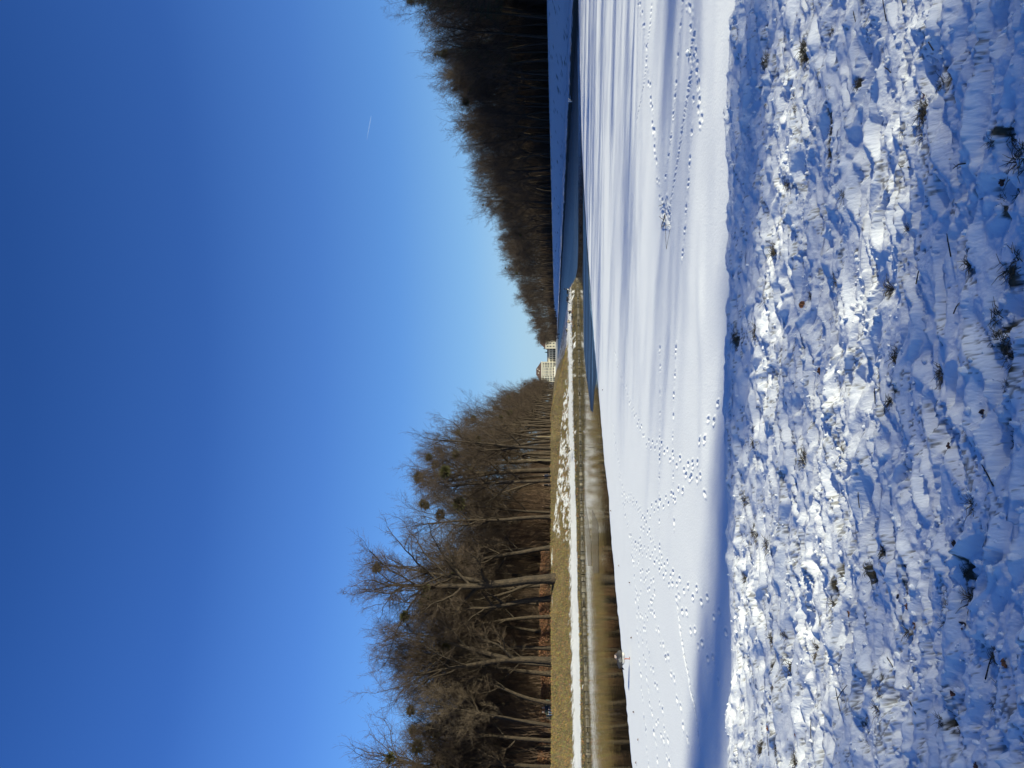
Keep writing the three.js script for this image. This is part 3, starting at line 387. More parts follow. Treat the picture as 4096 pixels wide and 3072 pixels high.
{
  // the wood behind the sunlit bank and the avenue that runs along the canal to the palace
  const r = rng(600), used = []; let n = 0;
  const free = (x, z, m) => used.every(([a, b]) => (a - x) ** 2 + (b - z) ** 2 > m * m);
  for (let tries = 0; tries < 4000 && n < 125; tries++) { const z = 78 + 62 * r(), x = (-0.68 + 0.78 * r()) * z, d = edgeDist(x, z); if (d < 21 || x > LX(-15, z) || !free(x, z, d < 30 ? 2.6 : 3.4)) continue; used.push([x, z]); const k = Math.floor(r() * 6), py = 1536 - x / z * F; const hs = py > 2250 ? 0.8 : 0.76; plant((r() < 0.12 ? forestMist : forestProto)[k], x, leftY(x, z, d) - 0.1, z, hs * (0.82 + 0.3 * r()), r() * 6.28, 'woodland_tree', 'bare woodland tree in the brown sunlit wood behind the grass bank', 'tree', 'trees of the sunlit wood'); n++; }
  for (let z = 96, i = 0; z < 640; z += 4.6 + z * 0.012, i++) for (const L of [-9.5, -14.5]) { const zz = z + (r() - 0.5) * 2, x = LX(L + (r() - 0.5), zz); const k = Math.floor(r() * 6); plant((r() < 0.25 ? forestMist : forestProto)[k], x, leftY(x, zz) - 0.1, zz, 0.74 * (0.85 + 0.25 * r()), r() * 6.28, 'avenue_tree', 'bare tree in the avenue running along the sunlit canal bank', 'tree', 'trees of the canal avenue'); }
  for (let k = 0; k < 26; k++) { const z = 150 + 420 * k / 26, x = LX(-22 - 14 * r(), z); plant(forestProto[k % 6], x, leftY(x, z) - 0.1, z, 0.85 * (0.85 + 0.25 * r()), r() * 6.28, 'woodland_tree', 'bare woodland tree in the brown sunlit wood behind the grass bank', 'tree', 'trees of the sunlit wood'); }
}
{
  // the dark forest on the shaded bank; it goes on beside the viewer, whose bank it shades
  const r = rng(700), label = 'bare tree standing in the dark shaded forest across the canal', group = 'trees of the shaded forest';
  const one = (L, Z, s, lab = label, gr = group) => { const k = Math.floor(r() * 6); plant((r() < 0.15 ? forestMist : forestProto)[k], LX(L, Z), rightY(L, Z) - 0.1, Z, s, r() * 6.28, 'forest_tree', lab, 'tree', gr); };
  const nearL = (Z) => 61 - 19 * sstep(420, 1050, Z);
  for (let Z = 92; Z < 1080; Z += 3.6 + Z * 0.015) { const a = nearL(Z), k = 1 + 0.12 * sstep(250, 500, Z); one(a + 2.5 * r(), Z + 2 * r(), k * (0.78 + 0.36 * r())); one(a + 5 + 4 * r(), Z + 3 * r(), k * (0.88 + 0.38 * r())); if (Z < 480) one(a + 12 + 5 * r(), Z + 3 * r(), 1.05 + 0.2 * r()); if (Z < 240) one(a + 21 + 8 * r(), Z + 3 * r(), 1.05 + 0.2 * r()); }
  const beyond = 'bare forest tree beyond the edge of the view whose shadow crosses the ice', casts = 'shadow casting trees';
  for (let Z = 60; Z < 92; Z += 4.5) { const k = Z < 83 ? 0.62 : 1; one(61.5 + 2 * r(), Z + 2 * r(), k * (0.9 + 0.2 * r()), beyond, casts); one(70 + 5 * r(), Z + 2 * r(), k * (1.05 + 0.2 * r()), beyond, casts); }
  for (const [L, Z, s] of [[61, 57, 0.8], [63, 53, 0.85], [62, 48, 1], [63, 43, 0.95], [66, 40, 1], [61, 34, 0.9], [64, 29, 1.0], [62, 22, 0.92], [61, 14, 0.9], [60, 5, 0.88], [61, -4, 0.95], [60, -16, 1.1], [64, -18.5, 1.15], [60, -20.5, 1.12], [63, -24, 1.22], [58, -25, 1.12], [66, -22, 1.2], [60, -30, 1.15], [61, -36, 1.2]]) one(L, Z, s, beyond, casts);
}
{
  // the undergrowth of both woods: a thicket of thin stems that nobody could count
  const shrub = (seed) => { const r = rng(seed), t = new Tubes(); for (let i = 0; i < 46; i++) { const a = r() * 6.28, q = 1.9 * Math.sqrt(r()), h = 3.2 + 4.2 * r(); let p = V(Math.cos(a) * q, -0.3, Math.sin(a) * q), d = V(0.22 * (r() - 0.5), 1, 0.22 * (r() - 0.5)).normalize(); const pts = [p]; for (let k = 0; k < 4; k++) { d = d.clone().addScaledVector(perp(d, r), 0.16 * r()).normalize(); p = p.clone().addScaledVector(d, h / 4); pts.push(p); } t.add(pts, [0.03, 0.024, 0.018, 0.012, 0.007], 3); for (let k = 0; k < 9; k++) { const f = 0.8 + 3.1 * r(), b = Math.floor(f), o = pts[b].clone().lerp(pts[b + 1] ?? pts[b], f - b), e = V(r() - 0.5, 0.3 + 0.4 * r(), r() - 0.5).normalize(), l = 0.6 + 0.9 * r(); t.add([o, o.clone().addScaledVector(e, l * 0.5), o.clone().addScaledVector(e, l).add(V(0, 0.15, 0))], [0.011, 0.009, 0.005], 3); } } return t.geometry(); };
  const m4 = new THREE.Matrix4(), q4 = new THREE.Quaternion(), cc = new THREE.Color();
  const fill = (geo, n, spot, name, label, seed, m = M.twig, big = 1) => { const im = new THREE.InstancedMesh(geo, m, n), r = rng(seed); for (let i = 0; i < n; i++) { const [x, y, z] = spot(r), s = big * (0.75 + 0.6 * r()); q4.setFromAxisAngle(V(0, 1, 0), r() * 6.28); m4.compose(V(x, y, -z), q4, V(s, s * (0.8 + 0.4 * r()), s)); im.setMatrixAt(i, m4); const t = 0.7 + 0.7 * r(); cc.setRGB(t, t * (0.92 + 0.1 * r()), t * (0.85 + 0.15 * r())); im.setColorAt(i, cc); } im.userData.kind = 'stuff'; add(im, name, label, 'undergrowth'); };
  const sA = shrub(31), sB = shrub(32);
  const wood = (r) => { for (;;) { const z = 88 + 85 * r(), x = (-0.68 + 0.64 * r()) * z, d = edgeDist(x, z); if (d > 27.5 + 6 * r() && x < LX(-19, z)) return [x, leftY(x, z, d), z]; } };
  fill(sA, 620, wood, 'wood_undergrowth', 'brown thicket of thin stems under the sunlit wood', 71, M.brush); fill(sB, 90, (r) => { const z = 180 + 420 * r(), x = LX(-19 - 12 * r(), z); return [x, leftY(x, z), z]; }, 'avenue_undergrowth', 'brown thicket of thin stems behind the far avenue', 72, M.brush);
  const dark = (r) => { const z = 70 + 560 * r() * r(), L = 67 - 10 * sstep(420, 1050, z) + 26 * r(); return [LX(L, z), rightY(L, z), z]; };
  fill(sB, 700, dark, 'forest_undergrowth', 'dark thicket of thin stems under the shaded forest', 73);
  fill(sA, 620, (r) => { const z = 66 + 900 * r() * r(), L = 78 - 14 * sstep(420, 1050, z) + 40 * r(); return [LX(L, z), rightY(L, z), z]; }, 'forest_thicket', 'tall dark thicket closing the depth of the shaded forest', 74, M.twig, 1.9);
  fill(sB, 260, (r) => { const z = 420 + 650 * r(), L = 61 - 19 * sstep(420, 1050, z) + 2 + 16 * r(); return [LX(L, z), rightY(L, z), z]; }, 'far_undergrowth', 'dark thicket at the far end of the shaded forest', 75, M.twig, 1.2);
}
{
  // the depth of both woods, where single trees can no longer be told apart
  const deep = (n, spot, name, label, seed) => { const g = new THREE.Group(), r = rng(seed), m4 = new THREE.Matrix4(), q4 = new THREE.Quaternion(); for (const v of [0, 2, 5]) { const w = new THREE.InstancedMesh(FOREST[v].wood, M.bark, n), f = new THREE.InstancedMesh(FOREST[v].fine, M.twig, n); w.name = 'trunks'; f.name = 'crowns'; for (let i = 0; i < n; i++) { const [x, y, z] = spot(r), s = 0.85 + 0.3 * r(); q4.setFromAxisAngle(V(0, 1, 0), r() * 6.28); m4.compose(V(x, y - 0.1, -z), q4, V(s, s, s)); w.setMatrixAt(i, m4); f.setMatrixAt(i, m4); } g.add(w, f); } g.userData.kind = 'stuff'; add(g, name, label, 'wood'); };
  deep(70, (r) => { const z = 92 + 560 * r() * (0.3 + 0.7 * r()), L = 88 + 60 * r(); return [LX(L, z), rightY(L, z), z]; }, 'forest_depth', 'dense dark mass of the shaded forest behind its first trees', 81);
  deep(42, (r) => { for (;;) { const z = 112 + 80 * r(), x = (-0.7 + 0.6 * r()) * z, d = edgeDist(x, z); if (d > 48 && x < LX(-24, z)) return [x, leftY(x, z, d) - 3.5, z]; } }, 'wood_depth', 'brown mass of bare wood behind the trees of the sunlit bank', 82);
}
// ---------------------------------------------------------------- hedge, bench, people on the sunlit bank
{
  const r = rng(55), hedge = new THREE.Group(), stems = new Tubes(), line = [];
  for (let py = 2200; py <= 3260; py += 20) { const Z = lut([[2200, 97], [2600, 93], [2800, 91.5], [3072, 86], [3260, 82]], py); line.push([(1536 - py) / F * Z, Z]); }
  const leaf = new THREE.BufferGeometry(); leaf.setAttribute('position', new THREE.Float32BufferAttribute([0, 0, 0, 0.035, 0.02, 0.05, 0, 0.035, 0.1, 0, 0, 0, 0, 0.035, 0.1, -0.035, 0.02, 0.05], 3)); leaf.computeVertexNormals();
  const N = 26000, im = new THREE.InstancedMesh(leaf, M.leafRust, N), m4 = new THREE.Matrix4(), q4 = new THREE.Quaternion(), e = new THREE.Euler(), cc = new THREE.Color();
  for (let i = 0; i < N; i++) { const f = r() * (line.length - 1.001), k = Math.floor(f), t = f - k, x = mix(line[k][0], line[k + 1][0], t), z = mix(line[k][1], line[k + 1][1], t) + (r() - 0.5) * 0.9, dens = fbm(x * 0.35, 7, 2), h = 1.8 * Math.sqrt(r()) * (0.9 + 0.12 * vnoise(x * 0.7, 2)); q4.setFromEuler(e.set(r() * 6, r() * 6, r() * 6)); const s = (0.8 + 0.7 * r()) * (dens > -0.3 ? 1 : 0.6); m4.compose(V(x, leftY(x, z) + 0.1 + h, -z), q4, V(s, s, s)); im.setMatrixAt(i, m4); const b = 0.5 + 0.9 * r(); cc.setRGB(b, b * (0.8 + 0.35 * r()), b * (0.7 + 0.5 * r())); im.setColorAt(i, cc); }
  im.name = 'leaves'; im.userData.kind = 'stuff'; hedge.add(im);
  for (let i = 0; i < 700; i++) { const f = r() * (line.length - 1.001), k = Math.floor(f), t = f - k, x = mix(line[k][0], line[k + 1][0], t), z = mix(line[k][1], line[k + 1][1], t) + (r() - 0.5) * 0.7, y = leftY(x, z); stems.add([V(x, y - 0.1, -z), V(x + (r() - 0.5) * 0.3, y + 0.8, -z), V(x + (r() - 0.5) * 0.6, y + 1.5 + 0.4 * r(), -z + (r() - 0.5) * 0.4)], [0.02, 0.014, 0.006], 3); }
  part(stems.geometry(), M.twig, 'stems', hedge);
  add(hedge, 'beech_hedge', 'long trimmed hedge of dry copper leaves behind the bench', 'hedge');
}
const benchAt = { X: (1536 - 2838) / F * 86.5, Z: 86.5 };
{
  const y0 = leftY(benchAt.X, benchAt.Z) - 0.03, b = new THREE.Group(), green = mat(0.2, 0.25, 0.19, 0.6), iron = mat(0.03, 0.032, 0.03, 0.5);
  for (let k = 0; k < 3; k++) { const o = part(new THREE.BoxGeometry(2.1, 0.1, 0.035), green, 'back_slat', b); o.position.set(0, 0.56 + 0.14 * k, -0.24 - 0.03 * k); o.rotation.x = -0.2; }
  for (let k = 0; k < 3; k++) part(new THREE.BoxGeometry(2.1, 0.035, 0.12), green, 'seat_slat', b).position.set(0, 0.45, -0.12 + 0.15 * k);
  for (const s of [-0.85, 0.85]) { const t = new Tubes(); t.add([V(s, -0.05, 0.2), V(s, 0.43, 0.17), V(s, 0.42, -0.2), V(s, 0.9, -0.33)], [0.025, 0.025, 0.025, 0.02], 5); t.add([V(s, -0.05, -0.3), V(s, 0.43, -0.18)], [0.025, 0.025], 5); part(t.geometry(), iron, 'leg', b); }
  b.position.set(benchAt.X, y0, -benchAt.Z); b.rotation.y = 0.12;
  add(b, 'park_bench', 'green slatted park bench in front of the copper hedge', 'bench');
}
const SKIN = [0.55, 0.36, 0.27];
function hands(bones, wrist, dir, side) { for (let k = 0; k < 5; k++) { const a = (k - 2) * 0.016, l = [0.055, 0.08, 0.088, 0.08, 0.062][k]; bones.push([wrist[0] + dir[0] * 0.08 + a, wrist[1] + dir[1] * 0.08, wrist[2] + dir[2] * 0.08 + (k === 0 ? 0.02 * side : 0), wrist[0] + dir[0] * (0.08 + l) + a * 1.2, wrist[1] + dir[1] * (0.08 + l), wrist[2] + dir[2] * (0.08 + l) + 0.01, 0.009, 0.008, SKIN]); } bones.push([wrist[0], wrist[1], wrist[2], wrist[0] + dir[0] * 0.08, wrist[1] + dir[1] * 0.08, wrist[2] + dir[2] * 0.08, 0.028, 0.035, SKIN]); }
function head(bones, x, y, z, hair, cover) { bones.push([x, y - 0.2, z - 0.02, x, y - 0.08, z, 0.055, 0.055, SKIN], [x, y - 0.05, z + 0.015, x, y + 0.05, z, 0.085, 0.095, SKIN], [x, y + 0.0, z + 0.1, x, y - 0.03, z + 0.118, 0.014, 0.018, SKIN], [x - 0.095, y, z, x - 0.098, y - 0.04, z, 0.018, 0.014, SKIN], [x + 0.095, y, z, x + 0.098, y - 0.04, z, 0.018, 0.014, SKIN], [x, y + 0.06, z - 0.03, x, y + 0.075, z + 0.02, 0.1, 0.085, hair], [x, y + 0.0, z - 0.06, x, y - (cover ?? 0.05), z - 0.06, 0.085, 0.075, hair], [x - 0.035, y + 0.012, z + 0.088, x - 0.03, y + 0.012, z + 0.089, 0.011, 0.011, [0.03, 0.025, 0.02]], [x + 0.035, y + 0.012, z + 0.088, x + 0.03, y + 0.012, z + 0.089, 0.011, 0.011, [0.03, 0.025, 0.02]], [x - 0.02, y - 0.06, z + 0.092, x + 0.02, y - 0.06, z + 0.092, 0.009, 0.009, [0.3, 0.13, 0.11]]); }
function seated(coat, trousers, hair, lean) {
  const b = []; head(b, lean * 0.1, 1.2, 0.06, hair);
  b.push([0, 0.52, -0.05, lean * 0.05, 0.78, -0.04, 0.15, 0.15, coat], [lean * 0.05, 0.78, -0.04, lean * 0.08, 0.98, 0, 0.16, 0.13, coat]);
  for (const s of [-1, 1]) { b.push([s * 0.15 + lean * 0.08, 0.97, 0, s * 0.24, 0.72, 0.04, 0.075, 0.06, coat], [s * 0.24, 0.72, 0.04, s * 0.13, 0.6, 0.26, 0.058, 0.045, coat]); hands(b, [s * 0.13, 0.6, 0.27], [-s * 0.3, -0.1, 0.9], s); b.push([s * 0.1, 0.53, 0.02, s * 0.13, 0.53, 0.42, 0.095, 0.07, trousers], [s * 0.13, 0.53, 0.42, s * 0.13, 0.1, 0.42, 0.065, 0.045, trousers], [s * 0.13, 0.05, 0.4, s * 0.14, 0.04, 0.58, 0.045, 0.04, [0.03, 0.03, 0.035]]); }
  return figure(b, 0.028, 0.03);
}
function standing(coat, trousers, hair, stride, long) {
  const b = []; head(b, 0, 1.6, 0.02, hair);
  b.push([0, 0.95, 0, 0, 1.2, 0, 0.155, 0.155, coat], [0, 1.2, 0, 0, 1.36, -0.01, 0.165, 0.13, coat]); if (long) b.push([0, 0.98, 0, 0, 0.62, 0, 0.16, 0.19, coat]);
  for (const s of [-1, 1]) { b.push([s * 0.17, 1.37, -0.01, s * 0.23, 1.1, -0.02 * s * stride, 0.075, 0.06, coat], [s * 0.23, 1.1, -0.02, s * 0.23, 0.86, 0.08 - 0.12 * s * stride, 0.055, 0.042, coat]); hands(b, [s * 0.23, 0.85, 0.09 - 0.12 * s * stride], [0, -0.95, 0.2], s); b.push([s * 0.09, 0.92, 0, s * 0.1, 0.5, 0.16 * s * stride + 0.03, 0.095, 0.065, trousers], [s * 0.1, 0.5, 0.16 * s * stride + 0.03, s * 0.1, 0.09, 0.26 * s * stride - 0.04, 0.06, 0.042, trousers], [s * 0.1, 0.045, 0.26 * s * stride - 0.06, s * 0.11, 0.04, 0.26 * s * stride + 0.13, 0.045, 0.038, [0.03, 0.03, 0.035]]); }
  return figure(b, 0.03, 0.03);
}
{
  const y0 = leftY(benchAt.X, benchAt.Z) - 0.03;
  const sit = (dx, coat, trousers, hair, lean, label) => { const o = new THREE.Mesh(seated(coat, trousers, hair, lean), M.skinned); o.position.set(benchAt.X + dx, y0, -benchAt.Z + 0.02 - dx * 0.12); o.rotation.y = 0.12; add(o, 'person', label, 'person', 'people on the bench'); };
  sit(-0.28, [0.09, 0.1, 0.07], [0.06, 0.09, 0.17], [0.45, 0.42, 0.4], 0.6, 'person in an olive jacket and blue trousers sitting on the bench');
  sit(0.27, [0.02, 0.022, 0.035], [0.025, 0.035, 0.08], [0.4, 0.36, 0.32], -0.3, 'person in a dark navy jacket sitting on the bench');
  const stand = (py, Z, turn, g, label) => { const X = (1536 - py) / F * Z, o = new THREE.Mesh(g, M.skinned); o.position.set(X, leftY(X, Z) - 0.02, -Z); o.rotation.y = turn; add(o, 'person', label, 'person', 'people walking in the avenue'); };
  stand(1940, 108, -1.3, standing([0.012, 0.012, 0.015], [0.02, 0.02, 0.025], [0.05, 0.035, 0.02], 0.8, true), 'person in a black coat walking past the thin trunk above the snow patches');
  stand(1918, 110, 0.3, standing([0.015, 0.02, 0.05], [0.02, 0.02, 0.03], [0.3, 0.22, 0.12], 0.3, true), 'person in a long navy coat standing beside the black coated walker');
  stand(1903, 113, 2.6, standing([0.02, 0.03, 0.07], [0.03, 0.03, 0.04], [0.03, 0.02, 0.015], 0.5), 'person in a blue jacket half hidden behind the forked tree');
  stand(1848, 120, 0.1, standing([0.03, 0.03, 0.035], [0.05, 0.06, 0.09], [0.5, 0.45, 0.4], 0.5), 'person with pale hair walking behind the thin bare sapling');
  stand(1752, 128, 0, standing([0.05, 0.04, 0.04], [0.03, 0.03, 0.04], [0.06, 0.05, 0.04], 0.7), 'person walking farthest along the avenue between trunks');
  stand(2028, 106, 1.5, standing([0.02, 0.02, 0.022], [0.03, 0.03, 0.04], [0.04, 0.03, 0.02], 0.9), 'person in dark clothes walking above the broadest snow patches');
  // two thin saplings with pale stems
  for (const [py, Z, label] of [[1841, 103, 'thin pale sapling standing alone in front of the leaning avenue tree'], [1747, 112, 'thin pale sapling among the middle avenue trunks']]) { const r = rng(py), w = new Tubes(), f = new Tubes(); w.add([V(0, -0.2, 0), V(0.03, 1.6, 0), V(-0.02, 3, 0.02), V(0.1, 4.6, 0)], [0.045, 0.04, 0.03, 0.012], 6); for (let k = 0; k < 26; k++) { const h = 2.4 + 2.1 * r(), a = r() * 6.28; f.add([V(0.03, h, 0), V(Math.cos(a) * 0.35, h + 0.4, Math.sin(a) * 0.35), V(Math.cos(a) * 0.5, h + 0.9, Math.sin(a) * 0.5)], [0.014, 0.01, 0.005], 3); } const t = new THREE.Group(); part(w.geometry(), mat(0.4, 0.33, 0.2), 'trunk', t); part(f.geometry(), M.twigPale, 'crown', t); const X = (1536 - py) / F * Z; t.position.set(X, leftY(X, Z), -Z); add(t, 'sapling', label, 'tree'); }
}
// ---------------------------------------------------------------- geese, duck, swan
function gooseBones(pose, c) {
  const { back, breast, belly, neck, face, bill } = c, b = [];
  b.push([0.02, 0.33, -0.14, 0.0, 0.34, 0.12, 0.11, 0.125, back], [0, 0.28, -0.1, 0, 0.29, 0.12, 0.095, 0.11, belly], [0, 0.32, 0.12, 0, 0.36, 0.2, 0.115, 0.09, breast], [0, 0.36, -0.16, 0, 0.37, -0.34, 0.075, 0.02, [0.03, 0.03, 0.03]]);
  if (pose === 'up') b.push([0, 0.38, 0.2, 0, 0.52, 0.27, 0.06, 0.036, neck], [0, 0.52, 0.27, 0, 0.68, 0.26, 0.036, 0.032, neck], [0, 0.69, 0.26, 0, 0.69, 0.31, 0.045, 0.04, face], [0, 0.685, 0.34, 0, 0.672, 0.395, 0.022, 0.01, bill]);
  if (pose === 'graze') b.push([0, 0.36, 0.2, 0, 0.33, 0.34, 0.06, 0.036, neck], [0, 0.33, 0.34, 0, 0.12, 0.43, 0.036, 0.032, neck], [0, 0.1, 0.44, 0, 0.07, 0.46, 0.044, 0.04, face], [0, 0.05, 0.475, 0, 0.012, 0.49, 0.022, 0.01, bill]);
  if (pose === 'tuck') b.push([0, 0.4, 0.16, 0.02, 0.5, 0.12, 0.06, 0.045, neck], [0.02, 0.5, 0.1, 0.03, 0.5, 0.04, 0.045, 0.042, face], [0.04, 0.48, 0.0, 0.05, 0.46, -0.05, 0.022, 0.012, bill]);
  return b;
}
function bird(pose, colours, sit, legs) {
  const g = new THREE.Group(); const body = figure(gooseBones(pose, colours), 0.016, 0.03); part(body, M.skinned, 'body', g);
  const wing = (s) => { const w = new THREE.SphereGeometry(1, 14, 10); w.scale(0.035, 0.085, 0.24); w.rotateX(0.12); w.translate(s * 0.098, 0.36, -0.08); return w; };
  for (const s of [-1, 1]) part(wing(s), colours.wing, 'wing', g);
  if (!sit) for (const s of [-1, 1]) { const t = new Tubes(); t.add([V(s * 0.05, 0.24, 0), V(s * 0.055, 0.1, 0.01), V(s * 0.055, 0.012, 0)], [0.02, 0.011, 0.012], 6); for (const a of [-0.5, 0, 0.5]) t.add([V(s * 0.055, 0.012, 0), V(s * 0.055 + Math.sin(a) * 0.07, 0.008, 0.07 * Math.cos(a))], [0.01, 0.006], 4); part(t.geometry(), legs, 'leg', g); }
  else g.children.forEach((m) => m.position.y = -0.15);
  return g;
}
{
  const dark = { back: [0.06, 0.05, 0.045], breast: [0.5, 0.46, 0.4], belly: [0.6, 0.57, 0.52], neck: [0.015, 0.015, 0.016], face: [0.02, 0.02, 0.02], bill: [0.02, 0.02, 0.02], wing: mat(0.07, 0.06, 0.05, 0.7) };
  const grey = { back: [0.17, 0.14, 0.11], breast: [0.3, 0.26, 0.21], belly: [0.45, 0.42, 0.37], neck: [0.2, 0.16, 0.13], face: [0.2, 0.16, 0.13], bill: [0.5, 0.2, 0.06], wing: mat(0.13, 0.105, 0.085, 0.7) };
  const blackLeg = mat(0.03, 0.03, 0.03, 0.6), pinkLeg = mat(0.45, 0.15, 0.12, 0.6);
  const protos = { dUp: bird('up', dark, false, blackLeg), dGraze: bird('graze', dark, false, blackLeg), dSit: bird('tuck', dark, true, blackLeg), gUp: bird('up', grey, false, pinkLeg), gGraze: bird('graze', grey, false, pinkLeg), gTuck: bird('tuck', grey, false, pinkLeg) };
  const group = 'geese on the sunlit bank';
  const place = (kind, px, py, turn, label, s = 1.15) => { let y = 0.6, p; for (let k = 0; k < 12; k++) { p = onGround(px, py, Math.min(2.3, y)); y = mix(y, leftY(p.X, p.Z), 0.6); } const o = protos[kind].clone(); o.position.set(p.X, leftY(p.X, p.Z) + 0.02, -p.Z); o.rotation.y = turn; o.scale.setScalar(s); add(o, 'goose', label, 'goose', group); };
  place('gGraze', 2300, 2772, 1.8, 'grey goose grazing at the snow edge below the bench');
  place('dSit', 2303, 2952, -1.6, 'dark goose lying on the snow strip below the slim double stem');
  place('gGraze', 2309, 3028, -1.9, 'brown goose pecking in the snow at the edge of the view');
  place('dSit', 2291, 2421, 1.4, 'dark goose resting in the snow below the tallest gnarled tree');
  place('dUp', 2252, 1797, 2.4, 'dark goose standing upright on the dry grass slope below the avenue');
  place('dSit', 2270, 1820, -1.3, 'dark goose with a pale breast lying on the patchy snow slope');
  place('gGraze', 2218, 1838, 0.4, 'goose with a white breast high on the slope below the thin sapling');
  place('dGraze', 2210, 1862, -0.6, 'black and white goose at the top edge of the slope');
  place('gTuck', 2277, 1995, 1.2, 'brown goose between the snow patches and the snow strip');
  place('dGraze', 2281, 2189, -0.4, 'dark goose with a white breast at the end of the snow patches');
  place('dUp', 2285, 1165, 0.9, 'pale fronted dark goose nearest the tip of the spit');
  place('dGraze', 2286, 1198, -2.2, 'black necked goose feeding second from the tip of the spit');
  place('gTuck', 2287, 1247, 0.3, 'grey goose with its head tucked third from the tip of the spit');
  place('gTuck', 2287, 1287, -0.5, 'grey goose with its head tucked fourth from the tip of the spit');
  place('dSit', 2273, 1322, 1.3, 'small dark duck sitting farthest back on the spit', 0.85);
  // the near bird on the ice edge
  const near = { back: [0.018, 0.018, 0.022], breast: [0.03, 0.028, 0.03], belly: [0.55, 0.53, 0.5], neck: [0.03, 0.025, 0.03], face: [0.6, 0.45, 0.36], bill: [0.6, 0.3, 0.22], wing: mat(0.02, 0.02, 0.025, 0.6) };
  const n = bird('tuck', near, false, mat(0.34, 0.14, 0.12, 0.5)), white = mat(0.6, 0.6, 0.58, 0.8);
  for (const s of [-1, 1]) for (let k = 0; k < 7; k++) { const t = new Tubes(), y = 0.31 + 0.019 * k; t.add([V(s * (0.136 - 0.004 * Math.abs(k - 3) ** 1.5), y, 0.1 - 0.015 * k), V(s * (0.141 - 0.004 * Math.abs(k - 3) ** 1.5), y - 0.012, -0.06), V(s * 0.105, y + 0.01, -0.26 + 0.01 * k)], [0.0018, 0.0026, 0.0018], 4); part(t.geometry(), white, 'feather_edge', n); }
  for (let k = 0; k < 4; k++) { const t = new Tubes(); t.add([V(0.12, 0.36, -0.16 - 0.02 * k), V(0.13, 0.3 - 0.01 * k, -0.3 - 0.02 * k), V(0.1, 0.22 - 0.01 * k, -0.34 - 0.02 * k)], [0.014, 0.012, 0.004], 5); part(t.geometry(), near.wing, 'wing_tip', n); }
  const p = onGround(2519, 2636, 0.06); n.position.set(p.X, iceY(p.X, p.Z) - 0.005, -p.Z); n.rotation.y = 1.75; n.scale.setScalar(0.96); add(n, 'goose', 'black goose with white feather edges and pink legs on the ice rim', 'goose');
  // swan in the shade
  const white2 = [0.75, 0.76, 0.78], sw = { back: white2, breast: white2, belly: white2, neck: white2, face: white2, bill: [0.5, 0.15, 0.03], wing: mat(0.78, 0.79, 0.8, 0.8) };
  const sg = bird('graze', sw, true, blackLeg), q = onGround(2287, 403, 0.0); sg.position.set(q.X, 0.02, -q.Z); sg.rotation.y = -0.6; sg.scale.setScalar(1.75); sg.rotation.x = 0.25; add(sg, 'swan', 'white swan dipping its head at the foot of the shaded bank', 'swan');
}
